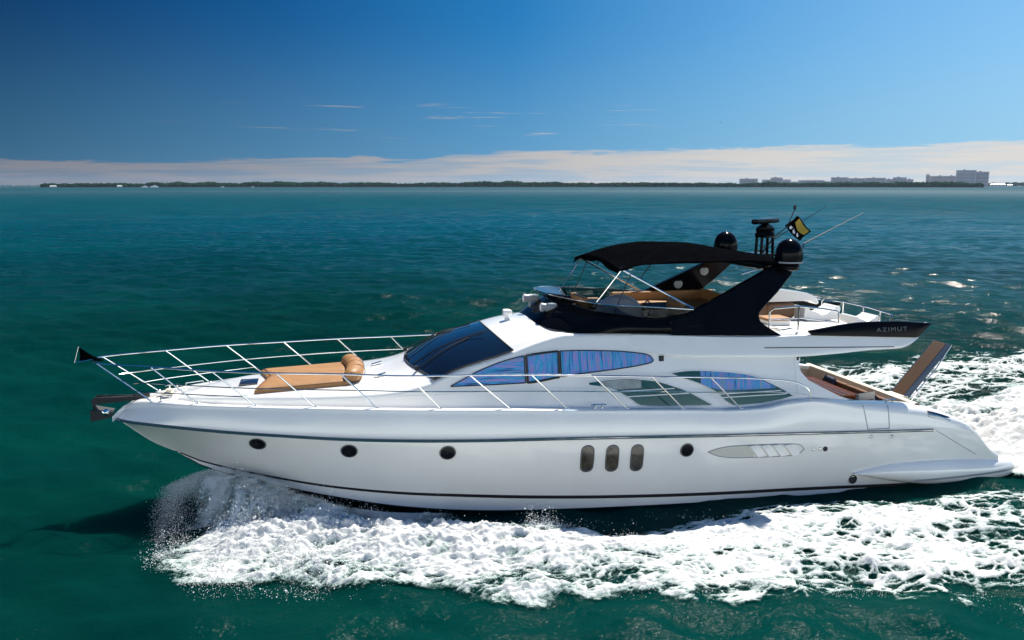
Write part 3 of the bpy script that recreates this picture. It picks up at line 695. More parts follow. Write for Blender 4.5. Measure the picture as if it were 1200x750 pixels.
# air intake: shade-toned scoop patch, three fins, thin outline
M['scoop'] = principled('intake_shadow_grey', (.58, .58, .53), .5)
for s in (-1, 1):
    n = 30; mb = MB(); top = pchip([(1.80, .90), (2.05, .965), (2.3, .985), (3.6, .935), (3.78, .90), (3.86, .82)]); bot = pchip([(1.80, .895), (2.05, .79), (2.4, .735), (3.6, .69), (3.78, .73), (3.86, .80)])
    out = [hp(u, float(top(u)), .006, s) for u in np.linspace(1.80, 3.86, n)] + [hp(u, float(bot(u)), .006, s) for u in np.linspace(3.86, 1.80, n)]
    it = MB().tube(out, .008, 6).build('air_intake', M['grey'], hull)
    # flat patch on the hull, the recess's shade put into its colour
    rows = []
    for u in np.linspace(1.82, 2.78, 16):
        t = (u-1.82)/.96; rows.append([hp(u, float(bot(u))+(float(top(u))-float(bot(u)))*q, .003, s) for q in np.linspace(.02, .98, 5)])
    MB().grid(rows).build('scoop_shade', M['scoop'], hull)
    for k in range(4):
        u0 = 2.60 + .25*k; zt = float(top(u0+.1))-.012; zb = float(bot(u0+.2))+.012
        mb = MB(); r1 = []; r2 = []; r3 = []
        for q in np.linspace(0, 1, 8):
            z = zt+(zb-zt)*q; uu = u0 + .22*q**.8
            r1.append(hp(uu, z, .002, s)); r2.append(hp(uu+.03, z, .05, s)); r3.append(hp(uu+.25, z, .004, s))
        mb.grid([r1, r2, r3]); mb.build('intake_fin', M['gel'], hull)
    for (u, z, r) in ((4.07, .79, .025), (4.22, .785, .025), (4.34, .775, .04), (5.09, .045, .075), (5.36, .955, .03), (5.85, .925, .03)):
        y = s*(float(FH(u, z))+.002); pr = [(r*1.25, 0), (r*1.25, s*.012), (r, s*.02), (r*.9, s*.006), (.001, s*.004)]
        MB().lathe([(a, b) for a, b in pr], (u, y, z), 18, 'Y').build('through_hull_fitting', M['steel'] if r < .035 else M['rubber'], hull)
    # boarding gate seam in the bulwark
    gate = [(5.20, 1.60), (5.27, 1.12), (5.78, 1.10), (5.79, 1.55)]
    pts = []
    for a, b in zip(gate[:-1], gate[1:]):
        for q in np.linspace(0, 1, 8): pts.append(hp(a[0]+(b[0]-a[0])*q, a[1]+(b[1]-a[1])*q, .001, s))
    MB().tube(pts, .009, 6).build('boarding_gate', M['grey'], hull)
    # diagonal seam and fairlead window at the quarter
    MB().tube([hp(6.92+1.1*q, .97-.62*q, .001, s) for q in np.linspace(0, 1, 12)], .007, 6).build('quarter_seam', M['grey'], hull)
    rows = [[hp(u, float(zg_(u))-.05-d, .008, s) for d in (0, .06, .12)] for u in np.linspace(6.74, 7.30, 8)]
    MB().grid(rows).build('fairlead_opening', M['darkglass'], hull)
    MB().tube([hp(u, float(zg_(u))-.115, .014, s) for u in np.linspace(6.74, 7.3, 6)], .016, 8).build('fairlead_bar', M['steel'], hull)

# bathing platform with its bulging side fairings
zt_ = pchip([(5.07, .19), (5.6, .285), (6.2, .33), (7.0, .315), (7.7, .27), (8.4, .22), (9.0, .13), (9.22, .02)])
zb_ = pchip([(5.07, .175), (5.6, .03), (6.2, -.10), (6.9, -.21), (7.7, -.26), (8.4, -.28), (9.0, -.24), (9.22, -.10)])
po_ = pchip([(5.07, .0), (6.0, .10), (7.0, .16), (8.4, .17), (9.0, .10), (9.15, .0), (9.22, -.14)])
mb = MB()
for s in (-1, 1):
    rows = []
    for u in np.linspace(5.07, 9.22, 60):
        a, b = float(zt_(u)), float(zb_(u)); zm = a*.45+b*.55; base = float(bg_(min(u, 9.2)))-.10; r = []
        inn = base-.05 if u < 8.55 else 0.0
        r.append((u, s*inn, a-.0))
        for k in range(13):
            t = math.pi*(k/12-.5)*-1
            r.append((u, s*(base+(float(po_(u))+.10)*math.cos(t)**.8 if abs(math.cos(t)) > 1e-6 else s*0+s*base), zm + (a-zm if t > 0 else zm-b)*math.sin(t)))
        r.append((u, s*inn, b)); rows.append(r)
    mb.grid(rows)
plat = mb.build('swim_platform', M['gel'], Y, True, 40)
strip('platform_strip', 6.42, 9.14, lambda u: -.055, lambda u: -.015, lambda u, z: bg_(u)+po_(u)-.005, .012, M['grey'], plat)
MB().grid([[(u, v, float(zt_(u))+.006) for v in (-1.5, 0, 1.5)] for u in np.linspace(8.66, 9.0, 6)]).build('platform_teak', M['planks'], plat)

# decks
def deckz(u): return zg_(u)-.07
rows = []
for u in np.linspace(-9.1, 4.3, 60):
    b = float(FH(u, zg_(u)))-.08*min(1, float(bg_(u))/.4); z = float(deckz(u)); rows.append([(u, b*q, z+.03*(1-q*q)) for q in np.linspace(-1, 1, 13)])
deck = MB().grid(rows).build('deck', M['deck'], Y)
# aft side decks, transom top and sloping stern, cockpit well
mb = MB()
for s in (-1, 1):
    mb.grid([[(u, s*(float(FH(u, zg_(u)))-.26), float(zg_(u))-.02), (u, s*1.90, float(zg_(u))-.02)] for u in np.linspace(4.2, 6.75, 14)])
    mb.grid([[(u, s*1.90, float(zg_(u))-.02), (u, s*1.86, float(zg_(u))-.10), (u, s*1.84, .72)] for u in np.linspace(4.0, 6.6, 14)])
mb.grid([[(6.50, v, .72), (6.54, v, 1.40), (6.565, v, 1.475), (6.61, v, 1.50), (6.68, v, 1.49), (6.74, v, 1.40)] + [(u, v, float(zg_(u))-.09) for u in np.linspace(6.95, 8.60, 10)] + [(8.62, v, .15)] for v in np.linspace(-2.02, 2.02, 15)])
mb.build('cockpit_coaming', M['cream'], Y, True, 40)
MB().grid([[(3.9, v, .74) for v in (-1.85, 1.85)], [(6.55, v, .74) for v in (-1.85, 1.85)]]).build('cockpit_sole', M['planks'], Y)
mb = MB(); mb.grid([[(6.48, v, 1.516), (6.60, v, 1.51)] for v in np.linspace(-2, 2, 9)])
# stern seat
seat = MB(); seat.box((6.17, .15, 1.00), (.55, 3.3, .16), None, .04); seat.box((5.55, 1.62, 1.00), (1.3, .42, .16), None, .04)
seat.box((6.17, .15, .82), (.5, 3.2, .2)); seat.build('cockpit_seat', M['brown'], Y)
bk = MB()
for v in (-1.02, -.28, .46): bk.box((6.43, v, 1.22), (.13, .73, .38), Matrix.Rotation(.16, 3, 'Y'), .05)
bk.build('seat_backrest', M['brown'], Y)
# cockpit table (orange varnish, pale inlay) on a pedestal
tb = MB().box((5.76, .05, 1.395), (.66, 1.85, .045), None, .015).build('cockpit_table', M['teak'], Y)
MB().box((5.74, .05, 1.422), (.03, 1.80, .006)).build('table_inlay', M['white'], tb)
MB().box((5.88, .05, 1.422), (.02, 1.80, .006)).build('table_inlay', M['white'], tb)
MB().lathe([(.2, .74), (.06, .78), (.05, 1.38)], (5.74, .0, 0), 16).build('table_pedestal', M['steel'], tb)
# little stainless fairlead / cleat on the far coaming, small window in it
MB().box((6.0, 1.835, 1.40), (.30, .02, .10), None, .008).build('coaming_port', M['mirror'], Y)
def cleat(u, v, z, mb, l=.26):
    mb.tube([(u-l/2, v, z+.07), (u-l/4, v, z+.085), (u+l/4, v, z+.085), (u+l/2, v, z+.07)], .013, 8)
    for d in (-.07, .07): mb.tube([(u+d, v, z), (u+d, v, z+.085)], .014, 8)
for (u, s) in ((-8.25, -1), (-8.25, 1), (-.36, -1), (-.36, 1), (5.9, -1), (5.9, 1)):
    mb = MB(); cleat(u, s*(float(FH(u, zg_(u)))-.10), float(zg_(u)), mb, .30); mb.build('mooring_cleat', M['steel'], Y)

# deckhouse: trunk, windscreen, roof in one sweep
bh_ = pchip([(-8.05, .30), (-7.6, .58), (-7, .90), (-6, 1.25), (-5, 1.5), (-4, 1.66), (-3, 1.78), (-2, 1.84), (0, 1.88), (4, 1.88), (6, 1.86), (7.5, 1.8)])
def FW(u, z): return np.maximum(bh_(u)-.25*(np.asarray(z, float)-1.9), .05)
sh_ = pchip([(-8.05, 1.99), (-7.6, 2.05), (-6.9, 2.11), (-5.6, 2.15), (-4.6, 2.185), (-4.1, 2.22), (-3.53, 2.33), (-2.93, 2.57), (-2.1, 2.80), (-1.18, 3.09), (-.8, 3.16), (.85, 3.11), (2.2, 3.03), (3.66, 2.96), (4.0, 2.955)])
rc_ = pchip([(-8.05, 2.01), (-7.5, 2.09), (-6.7, 2.16), (-5.6, 2.20), (-4.6, 2.25), (-4.1, 2.33), (-3.72, 2.47), (-3.1, 2.83), (-2.65, 3.0), (-2.15, 3.14), (-1.6, 3.25), (-1.2, 3.28), (0, 3.20), (4.0, 3.0)])
def top_z(u, q):
    """roof/foredeck surface, q = -1..1 from port to starboard shoulder"""
    s, c = float(sh_(u)), float(rc_(u)); return s + (c-s)*(1-abs(q)**2.3)
def house_section(u):
    zb = float(deckz(u))-.03; s = float(sh_(u)); b = float(FW(u, s)); r = min(.08, (s-zb)*.4); p = []
    for t in np.linspace(0, 1, 12): z = zb+(s-r-zb)*t; p.append((float(FW(u, z)), z))
    for a in (.35, .7, 1.05, 1.4): p.append((b - r*(1-math.cos(a)) + .25*r*math.cos(a), s - r*(1-math.sin(a)) - .0))
    for q in np.linspace(.93, 0, 12): p.append((b*q, float(top_z(u, q))))
    return p
us = np.r_[np.linspace(-8.05, -4.2, 40), np.linspace(-4.1, -.6, 60), np.linspace(-.5, 4.0, 30)]
rows = []
for u in us:
    s = house_section(u); rows.append([(u, -b, z) for b, z in s] + [(u, b, z) for b, z in s[::-1][1:]])
mb = MB().grid(rows); nn = len(rows[0]); mb.f += [tuple(range(nn))[::-1]]
house_o = mb.build('deckhouse', M['gel'], Y, True, 50)
# saloon bulkhead with dark door
MB().box((4.0, 0, 1.65), (.05, 3.5, 1.9), None, .01).build('saloon_door', M['darkglass'], house_o)
# swept fins closing the house towards the cockpit
fin = [(3.93, 2.56), (4.0, 2.56), (4.06, 2.50), (4.015, 2.38), (4.05, 2.24), (4.21, 2.06), (4.5, 1.91), (4.9, 1.71), (5.25, 1.58), (5.2, 1.5), (3.93, 1.5)]
for s in (-1, 1): MB().prism(fin, lambda a, b: (a, s*(float(FW(a, b))+.012), b), lambda a, b: (a, s*(float(FW(a, b))-.12), b)).build('side_fin', M['gel'], house_o, False)

def windscreen():
    uf = lambda q: -3.74 + .40*abs(q)**2; ur = lambda q: -2.15 + .30*abs(q)**2.2
    rows = []
    for q in np.linspace(-.985, .985, 41):
        r = []
        for t in np.linspace(0, 1, 25):
            u = uf(q)+(ur(q)-uf(q))*t; b = float(FW(u, float(sh_(u)))); r.append((u, b*q, float(top_z(u, q))+.012))
        rows.append(r)
    o = MB().grid(rows).build('windscreen', M['darkglass'], house_o)
    ed = [rows[0][k] for k in range(25)] + [rows[i][24] for i in range(1, 41)] + [rows[40][k] for k in range(23, -1, -1)] + [rows[i][0] for i in range(39, -1, -1)]
    MB().tube(ed + [ed[0]], .016, 6).build('windscreen_seal', M['rubber'], house_o)
    for q0 in (-.36, .36):
        pts = []
        for t in np.linspace(0.02, .98, 12):
            u = uf(q0)+(ur(q0)-uf(q0))*t; b = float(FW(u, float(sh_(u)))); pts.append((u, b*q0, float(top_z(u, q0))+.014))
        MB().tube(pts, .014, 6).build('windscreen_mullion', M['rubber'], house_o)
    for q0, dq, ub in ((-.62, .18, -3.62), (.05, .2, -3.72), (.62, .12, -3.66)):
        pts = []
        for t in np.linspace(0, 1, 10):
            q = q0+dq*t; u = ub + 1.05*t; b = float(FW(u, float(sh_(u)))); pts.append((u, b*q, float(top_z(u, q))+.055-.02*t))
        mb = MB().tube(pts, .013, 6); p = pts[-1]
        mb.tube([(p[0]-.34, p[1]+.16, p[2]-.14), p, (p[0]+.30, p[1]-.14, p[2]+.10)], .010, 6)
        mb.lathe([(.035, -.03), (.03, .05)], pts[0], 10); mb.build('wiper', M['rubber'], house_o)
windscreen()

def pane(name, top, bot, mat, off=.010, n=60, m=8, F=FW, sides=(-1, 1), frame=True, u0=None, u1=None, parent=None, frmat='rubber', fr=.012):
    ft, fb = pchip(top), pchip(bot); a = u0 if u0 is not None else max(top[0][0], bot[0][0]); b = u1 if u1 is not None else min(top[-1][0], bot[-1][0])
    res = []
    for s in sides:
        rows = []
        for u in np.linspace(a, b, n):
            zt, zb = float(ft(u)), float(fb(u)); zt = max(zt, zb+.002); rows.append([(u, s*(float(F(u, z))+off), z) for z in np.linspace(zb, zt, m)])
        o = MB().grid(rows).build(name, mat, parent or house_o)
        if frame:
            ed = [r[-1] for r in rows] + rows[-1][::-1][1:] + [r[0] for r in rows[::-1]][1:] + rows[0][1:]
            MB().tube(ed, fr, 6).build('window_frame', M[frmat], parent or house_o)
        res.append(o)
    return res
w1t = [(-3.06, 2.295), (-2.45, 2.58), (-1.94, 2.74), (-1.61, 2.80), (-.85, 2.855), (0, 2.82), (.60, 2.755), (.80, 2.71), (.87, 2.66), (.90, 2.61)]
w1b = [(-3.06, 2.285), (-1.64, 2.30), (-1.01, 2.375), (-.58, 2.42), (.22, 2.48), (.70, 2.535), (.86, 2.57), (.90, 2.60)]
pane('side_window', w1t, w1b, M['irid_h'], u0=-3.06, u1=-1.66)
pane('side_window', w1t, w1b, M['irid_p'], off=.018, u0=-1.62, u1=-1.0, frame=True, fr=.024)
pane('side_window', w1t, w1b, M['irid_v'], u0=-.96, u1=.90)
wat = [(-.44, 2.255), (.2, 2.295), (.81, 2.235), (1.42, 2.05), (2.06, 1.715)]
wab = [(-.44, 2.20), (-.01, 2.12), (.3, 1.96), (.61, 1.765), (2.06, 1.69)]
pane('fin_window', wat, wab, M['mirror'], n=50, frmat='gel')
M['blind'] = principled('grey_window_blind', (.26, .31, .31), .25, coat=.5, var=.2, vscale=6)
pane('window_blind', [(-.2, 2.262), (.2, 2.28), (.62, 2.24)], [(-.2, 2.18), (.15, 2.09), (.62, 2.10)], M['blind'], off=.016, n=20, frame=False)
wbt = [(1.24, 2.352), (1.61, 2.378), (2.28, 2.335), (2.91, 2.235), (3.54, 1.965), (3.83, 1.79)]
wbb = [(1.24, 2.338), (1.43, 2.26), (1.84, 2.11), (2.17, 1.94), (2.40, 1.73), (2.57, 1.66), (3.0, 1.665), (3.52, 1.715), (3.83, 1.775)]
pane('fin_window', wbt, wbb, M['mirror'], n=50, frmat='gel')
pane('window_blind', [(1.86, 2.355), (2.28, 2.325), (2.91, 2.225), (3.45, 1.99)], [(1.86, 2.12), (2.1, 2.02), (2.4, 1.965), (3.45, 1.95)], M['irid_p'], off=.016, n=30, frame=False)
for (ua, ub, z) in ((-.0, 1.30, 2.055), (.28, 1.60, 1.95), (2.05, 3.58, 1.90), (2.2, 3.7, 1.83)):  # pale strips stand for deck and rail lines seen in the glass
    strip('glass_line', ua, ub, lambda u: z-.009, lambda u: z+.009, FW, .017, M['gel'], house_o, 16)
# crease and small vent on the house side
strip('side_crease', -4.1, -1.2, lambda u: 2.12+.08*(u+4.1)/2.9-.006, lambda u: 2.12+.08*(u+4.1)/2.9+.006, FW, .008, M['gel'], house_o, 30)
for s in (-1, 1): MB().box((1.07, s*(float(FW(1.07, 2.63))+.004), 2.63), (.10, .03, .11), None, .008).build('side_vent', M['rubber'], house_o)

# flying bridge deck: long overhang over the cockpit
zl_ = pchip([(.5, 2.90), (.85, 2.76), (1.3, 2.675), (1.88, 2.63), (3.16, 2.575), (4, 2.545), (4.97, 2.57), (5.7, 2.605), (6.35, 2.61), (6.62, 2.68), (6.83, 2.80)])
zh_ = pchip([(.5, 3.11), (3.66, 2.965), (4.3, 2.965), (6.83, 2.825)])
pr_ = pchip([(.5, .004), (1.5, .05), (3, .075), (6.83, .075)])
rows = []
for u in np.linspace(.5, 6.83, 60):
    a, b = float(zl_(u)), float(zh_(u)); p = float(pr_(u)); r = []
    hw = lambda z: float(FW(u, z))
    pts = [(hw(b)-.35, b+.0), (hw(b)+p*.7-.03, b+.002), (hw(b)+p*.8, b-.012)]
    for t in (.25, .5, .75, .92): z = b+(a-b)*t; pts.append((hw(z)+p*(.8+.2*t), z))
    pts += [(hw(a)+p*.92, a+.006), (hw(a)+p*.3, a-.008), (hw(a)-.3, a+.02)]
    rows.append([(u, -x, z) for x, z in pts] + [(u, x, z) for x, z in pts[::-1]])
mb = MB().grid(rows, True); nn = len(rows[0]); mb.f.append(tuple(len(mb.v)-nn+k for k in range(nn)))
fly = mb.build('flybridge_deck', M['gel'], Y, True, 35)
strip('overhang_groove', 3.25, 6.2, lambda u: 2.755-.035*(u-3.25)-.008, lambda u: 2.755-.035*(u-3.25)+.008, lambda u, z: FW(u, z)+.072, .006, M['rubber'], fly, 24)
MB().grid([[(u, v, float(zh_(u))+.004) for v in np.linspace(-1.5, 1.5, 5)] for u in np.linspace(3.4, 6.75, 10)]).build('flybridge_sole', M['deck'], fly)
MB().grid([[(u, v, 2.985) for v in np.linspace(-1.45, 1.45, 5)] for u in np.linspace(-.9, 3.5, 10)]).build('flybridge_sole', M['cream'], fly)

# black tail wings carrying the maker's name
wt = [(4.25, 3.045), (4.47, 3.07), (5.1, 3.145), (5.53, 3.17), (6.18, 3.165), (7.16, 3.085)]
wb = [(4.25, 3.04), (4.31, 2.955), (6.79, 2.815), (7.16, 3.075)]
for s in (-1, 1):
    mb = MB(); ft, fb = pchip(wt), pchip(wb); ro = []
    for u in np.linspace(4.25, 7.155, 60):
        zt, zb = float(ft(u)), float(fb(u)) if u < 6.79 else 2.815+(3.075-2.815)*(u-6.79)/.37
        if u <= 6.79: zb = 3.04+(2.955-3.04)*min(1, (u-4.25)/.07) if u < 4.32 else 2.955+(2.815-2.955)*(u-4.32)/2.47
        zt = max(zt, zb+.004); w = lambda z: float(FW(u, z))+.088
        ro.append([(u, s*(w(zb)-.06), zb), (u, s*w(zb), zb), (u, s*w((zb+zt)/2)+s*.012, (zb+zt)/2), (u, s*w(zt), zt), (u, s*(w(zt)-.03), zt+.008), (u, s*(w(zt)-.06), zt)])
    mb.grid(ro, True); n6 = 6; mb.f += [tuple(range(6)), tuple(len(mb.v)-6+k for k in range(6))]
    wing = mb.build('tail_wing', M['black'], fly, True, 40)
    cu = bpy.data.curves.new('name_lettering', 'FONT'); cu.body = 'AZIMUT'; cu.size = .165; cu.space_character = 1.25; cu.extrude = .002; cu.align_x = 'CENTER'; cu.align_y = 'CENTER'
    to = bpy.data.objects.new('name_lettering', cu); COL.objects.link(to); dg = bpy.context.evaluated_depsgraph_get()
    me = bpy.data.meshes.new_from_object(to.evaluated_get(dg)); bpy.data.objects.remove(to)
    u0, z0 = 6.17, 3.005
    slope = math.atan(.25)
    co = np.array([v.co[:] for v in me.vertices]); Lz = []
    for (x, y, zz) in co:
        uu = u0 + x*(1 if s < 0 else -1)*1.05; z = z0 + y*.72
        Lz.append((uu, s*(float(FW(uu, z))+.088+.016+zz+.002), z))
    for v, p in zip(me.vertices, Lz): v.co = p
    link('name_lettering', me, M['silver'], fly, False)

# black flybridge coaming wrapping the helm
cb = [(-1.25, 0, 3.25), (-1.235, .5, 3.25), (-1.14, 1.0, 3.235), (-.98, 1.32, 3.215), (-.62, 1.53, 3.165), (0, 1.585, 3.145), (.85, 1.59, 3.105), (2.2, 1.60, 3.03), (3.0, 1.605, 2.99)]
ct = [(-.78, 0, 3.62), (-.73, .45, 3.63), (-.56, .85, 3.63), (-.30, 1.15, 3.57), (.05, 1.38, 3.50), (.45, 1.47, 3.45), (1.1, 1.49, 3.385), (1.8, 1.485, 3.46), (2.6, 1.48, 3.46)]
B = smoothline(cb, 60); Tt = smoothline(ct, 60)
def mir(a): return np.vstack([a[::-1]*[1, -1, 1], a[1:]])
B2, T2 = mir(B), mir(Tt)
rows = []
for b, t in zip(B2, T2):
    nrm = np.array([(-1 if abs(b[1]) < 1.3 else 0), np.sign(b[1])*min(1, abs(b[1])/1.3), 0]); r = []
    for q in np.linspace(0, 1, 7): r.append(b + (t-b)*q + nrm*.05*math.sin(math.pi*q)*.8)
    ins = np.array([t[0]+.05, t[1]*.955, t[2]-.004]); r += [t*[1, .985, 1]+[0.01, 0, .012], ins, np.array([b[0]+.20, b[1]*.90, 2.98])]
    rows.append(r)
coam = MB().grid(rows).build('flybridge_coaming', M['black'], Y, True, 50)
# smoked deflector flaring out over it
st_ = [(-1.02, 0, 3.82), (-.95, .4, 3.81), (-.74, .84, 3.78), (-.42, 1.22, 3.74), (-.02, 1.46, 3.69), (.5, 1.56, 3.655), (1.2, 1.56, 3.60), (1.8, 1.50, 3.54)]
S2 = mir(smoothline(st_, 60)); T3 = mir(smoothline(ct[:-1], 60))
rows = [[t+[0, 0, .008], t+(s-t)*.5+[0, 0, .0], s] for t, s in zip(T3, S2)]
scr = MB().grid(rows).build('wind_deflector', M['smoked'], Y)
MB().tube(S2, .011, 6).build('deflector_rail', M['steel'], scr)
# docking horns on the coaming, light on the roof
for v, u, z in ((.42, -1.04, 3.60), (-.62, -.93, 3.55)):
    h = MB().lathe([(.05, -.14), (.088, -.145), (.092, -.11), (.078, -.08), (.088, 0), (.09, .09), (.07, .17), (.02, .20)], (u, v, z), 20, 'X').build('searchlight', M['grey'], Y)
    MB().lathe([(.076, -.152), (.001, -.148)], (u, v, z), 20, 'X').build('lens', M['white'], h)
    MB().tube([(u, v, z-.2), (u, v, z-.08)], .035, 10).build('bracket', M['grey'], h)
h = MB().lathe([(.05, 0), (.055, .03), (.04, .05)], (-1.66, -.12, 3.24), 14).lathe([(.045, -.08), (.075, -.08), (.075, .02), (.05, .09), (.02, .11)], (-1.66, -.12, 3.39), 16, 'X').tube([(-1.66, -.12, 3.28), (-1.66, -.12, 3.36)], .022, 8).build('roof_horn', M['white'], Y)

# radar arch
leg = [(1.30, 3.36), (1.62, 3.42), (1.82, 3.51), (2.6, 3.87), (3.46, 4.27), (3.62, 4.335), (3.78, 4.36), (3.95, 4.30), (4.03, 4.19), (3.66, 3.82), (3.32, 3.53), (3.225, 3.43), (3.21, 3.34), (3.24, 3.26), (3.32, 3.19), (3.49, 3.08), (3.68, 2.97), (2.4, 3.02), (1.3, 3.06)]
def lean(z): return 1.615 - .25*(z-2.97) + .0
for s in (-1, 1):
    mb = MB(); mb.prism(leg, lambda a, b: (a, s*(lean(b)+.035), b), lambda a, b: (a, s*(lean(b)-.10), b))
    o = mb.build('arch_leg', M['black'], Y, False)
    bv = o.modifiers.new('bevel', 'BEVEL'); bv.width = .022; bv.segments = 3; bv.limit_method = 'ANGLE'
    for (a, b) in ((2.72, 3.70), (3.32, 4.0)):
        y = s*(lean(b)-.10)
        MB().lathe([(.105, 0), (.105, -s*.012), (.085, -s*.018), (.04, -s*.014), (.001, -s*.016)], (a, y, b), 20, 'Y').build('speaker', M['grey'], o)
    MB().tube([(x, s*(lean(z)-.03), z) for x, z in ((4.0, 4.20), (3.64, 3.84), (3.34, 3.56))], .014, 6).build('edge_trim', M['steel'], o)
MB().box((3.76, 0, 4.31), (.56, 2.5, .15), None, .06).build('arch_crossbar', M['black'], Y)
for s in (-1, 1):
    dm = MB().lathe([(.14, -.30), (.20, -.27), (.23, -.20), (.20, -.15), (.27, -.13), (.275, .02), (.26, .14), (.215, .24), (.14, .31), (.06, .345), (.005, .35)], (3.90, s*1.38, 4.55), 28).build('satellite_dome', M['black'], Y)
    MB().lathe([(.278, -.135), (.281, -.12), (.278, -.105)], (3.90, s*1.38, 4.55), 28).build('dome_band', M['grey'], dm)
rm = MB(); rm.box((4.10, 0, 4.47), (.45, .5, .05), None, .015)
for a in range(4):
    x, y = ((-.14, -.12), (.14, -.12), (-.14, .12), (.14, .12))[a]; rm.tube([(4.12+x, y, 4.40), (4.12+x*.9, y*.9, 4.86)], .032, 8)
rm.lathe([(.20, 4.84), (.22, 4.88), (.20, 4.95)], (4.12, 0, 0), 20)
rm.lathe([(.17, 4.93), (.2, 4.98), (.195, 5.05), (.12, 5.11), (.06, 5.14)], (4.12, 0, 0), 20); rm = rm.build('radar_pedestal', M['black'], Y)
MB().box((4.12, 0, 5.19), (.16, 1.14, .11), Matrix.Rotation(-.92, 3, 'Z'), .045).build('radar_scanner', M['black'], rm)
MB().tube([(4.43, -.93, 4.40), (4.50, -.93, 4.76), (5.86, -.93, 5.39)], [.018, .014, .005], 6).build('whip_antenna', M['rubber'], Y)
MB().tube([(4.40, .88, 4.40), (4.75, .88, 4.67), (6.15, .88, 5.48)], [.018, .014, .005], 6).build('whip_antenna', M['rubber'], Y)
MB().tube([(4.2, .25, 4.46), (4.45, .2, 4.82), (4.72, .12, 5.06), (4.86, .1, 5.42)], [.02, .018, .013, .011], 8).lathe([(.03, 5.42), (.035, 5.5), (.015, 5.53)], (4.87, .1, 0), 10).build('flag_staff', M['rubber'], Y)

# bimini: stretched canvas with a drooping valance, on stainless poles
bc_ = pchip([(.25, 4.50), (.6, 4.64), (1.0, 4.735), (1.45, 4.785), (2.2, 4.755), (2.94, 4.64), (3.45, 4.57), (4.0, 4.47)])
be_ = pchip([(.25, 4.37), (.55, 4.43), (.9, 4.475), (1.6, 4.50), (2.2, 4.50), (2.94, 4.50), (3.45, 4.47), (4.0, 4.40)])
bb_ = pchip([(.25, 4.335), (.42, 4.36), (.62, 4.435), (.9, 4.452), (1.96, 4.462), (2.7, 4.47), (3.4, 4.42), (4.0, 4.33)])
rows = []
for u in np.linspace(.25, 4.0, 60):
    c, e, b = float(bc_(u)), float(be_(u)), float(bb_(u)); r = []; sag = .018*math.sin((u-.25)/3.75*math.pi*4)
    half = []
    for q in np.linspace(0, 1, 14): half.append((1.42*q, e+(c-e)*(1-q**2.2) + sag*(1-q)*.5))
    half += [(1.455, e-.015), (1.462, (e+b)/2-.01), (1.455, b-.012)]
    rows.append([(u, -y, z) for y, z in half[::-1]] + [(u, y, z) for y, z in half[1:]])
# front hem turns down
fr = [(p[0]-.03, p[1], p[2]-.10-.03*math.sin(p[1]*5)) for p in rows[0]]
bim = MB().grid([fr] + rows).build('bimini_top', M['canvas'], Y)
so = bim.modifiers.new('thick', 'SOLIDIFY'); so.thickness = .012
for s in (-1, 1):
    MB().tube([(.30, s*1.38, 4.38), (.44, s*1.36, 4.30), (1.86, s*1.36, 3.54)], .022, 8).build('bimini_pole', M['steel'], bim)
    MB().tube([(.95, s*1.38, 4.46), (.72, s*1.37, 4.16)], .011, 6).build('bimini_strap', M['rubber'], bim)
    MB().tube([(.52, s*1.38, 4.25), (.18, s*1.42, 3.50)], .010, 6).build('bimini_strap', M['rubber'], bim)
    MB().tube([(.35, s*1.34, 4.34), (-.18, s*1.22, 3.62)], .010, 6).build('bimini_strap', M['steel'], bim)
    MB().tube([(3.5, s*1.25, 4.34), (2.9, s*1.32, 4.20)], .016, 8).build('bimini_brace', M['steel'], bim)
for u in (.45, 1.5, 2.6):
    MB().tube([(u, 1.40*q, float(be_(u))+(float(bc_(u))-float(be_(u)))*(1-abs(q)**2.2)-.03) for q in np.linspace(-1, 1, 15)], .014, 6).build('bimini_bow', M['steel'], bim)

# flybridge furniture
pod = MB()
rows = []
for a in np.linspace(0, math.pi/2, 9): rows.append([(.62+.52*math.cos(a)*math.cos(t), -.50+.46*math.cos(a)*math.sin(t), 3.30+.44*math.sin(a)) for t in np.linspace(0, 2*math.pi, 25)[:-1]])
pod.grid(rows, True); pod.box((.62, -.5, 3.14), (.9, .8, .34), None, .05); pod.build('helm_console', M['grey'], Y)
MB().tube([(1.22+.03*math.sin(a), -.5+.19*math.cos(a), 3.42+.17*math.sin(a)) for a in np.linspace(0, 2*math.pi, 25)], .014, 6).build('steering_wheel', M['rubber'], Y)
st = MB(); st.box((2.35, 1.14, 3.27), (2.3, .46, .16), None, .05); st.box((2.35, 1.36, 3.44), (2.5, .12, .22), None, .05)
st.box((.45, .75, 3.40), (.55, .9, .14), None, .05); st.box((.15, .75, 3.52), (.14, .9, .14), None, .05)
st.box((3.35, .5, 3.40), (.12, 1.9, .34), None, .05); st.box((3.0, .5, 3.27), (.6, 1.9, .14), None, .05); st.build('flybridge_settee', M['tan'], Y)
st = MB(); st.box((2.35, 1.10, 3.08), (2.3, .5, .2)); st.box((.4, .75, 3.13), (.6, .9, .4)); st.box((3.0, .5, 3.08), (.62, 1.9, .2)); st.build('settee_base', M['cream'], Y)
MB().box((1.95, .35, 3.36), (.75, .7, .05), None, .02).lathe([(.15, 2.98), (.05, 3.02), (.05, 3.35)], (1.95, .35, 0), 14).build('flybridge_table', M['navy'], Y)
hs = MB(); hs.box((1.62, -.5, 3.26), (.45, .75, .14), None, .05); hs.box((1.86, -.5, 3.44), (.12, .75, .30), None, .05); hs.box((1.6, -.5, 3.08), (.4, .6, .22)); hs.build('helm_seat', M['tan'], Y)
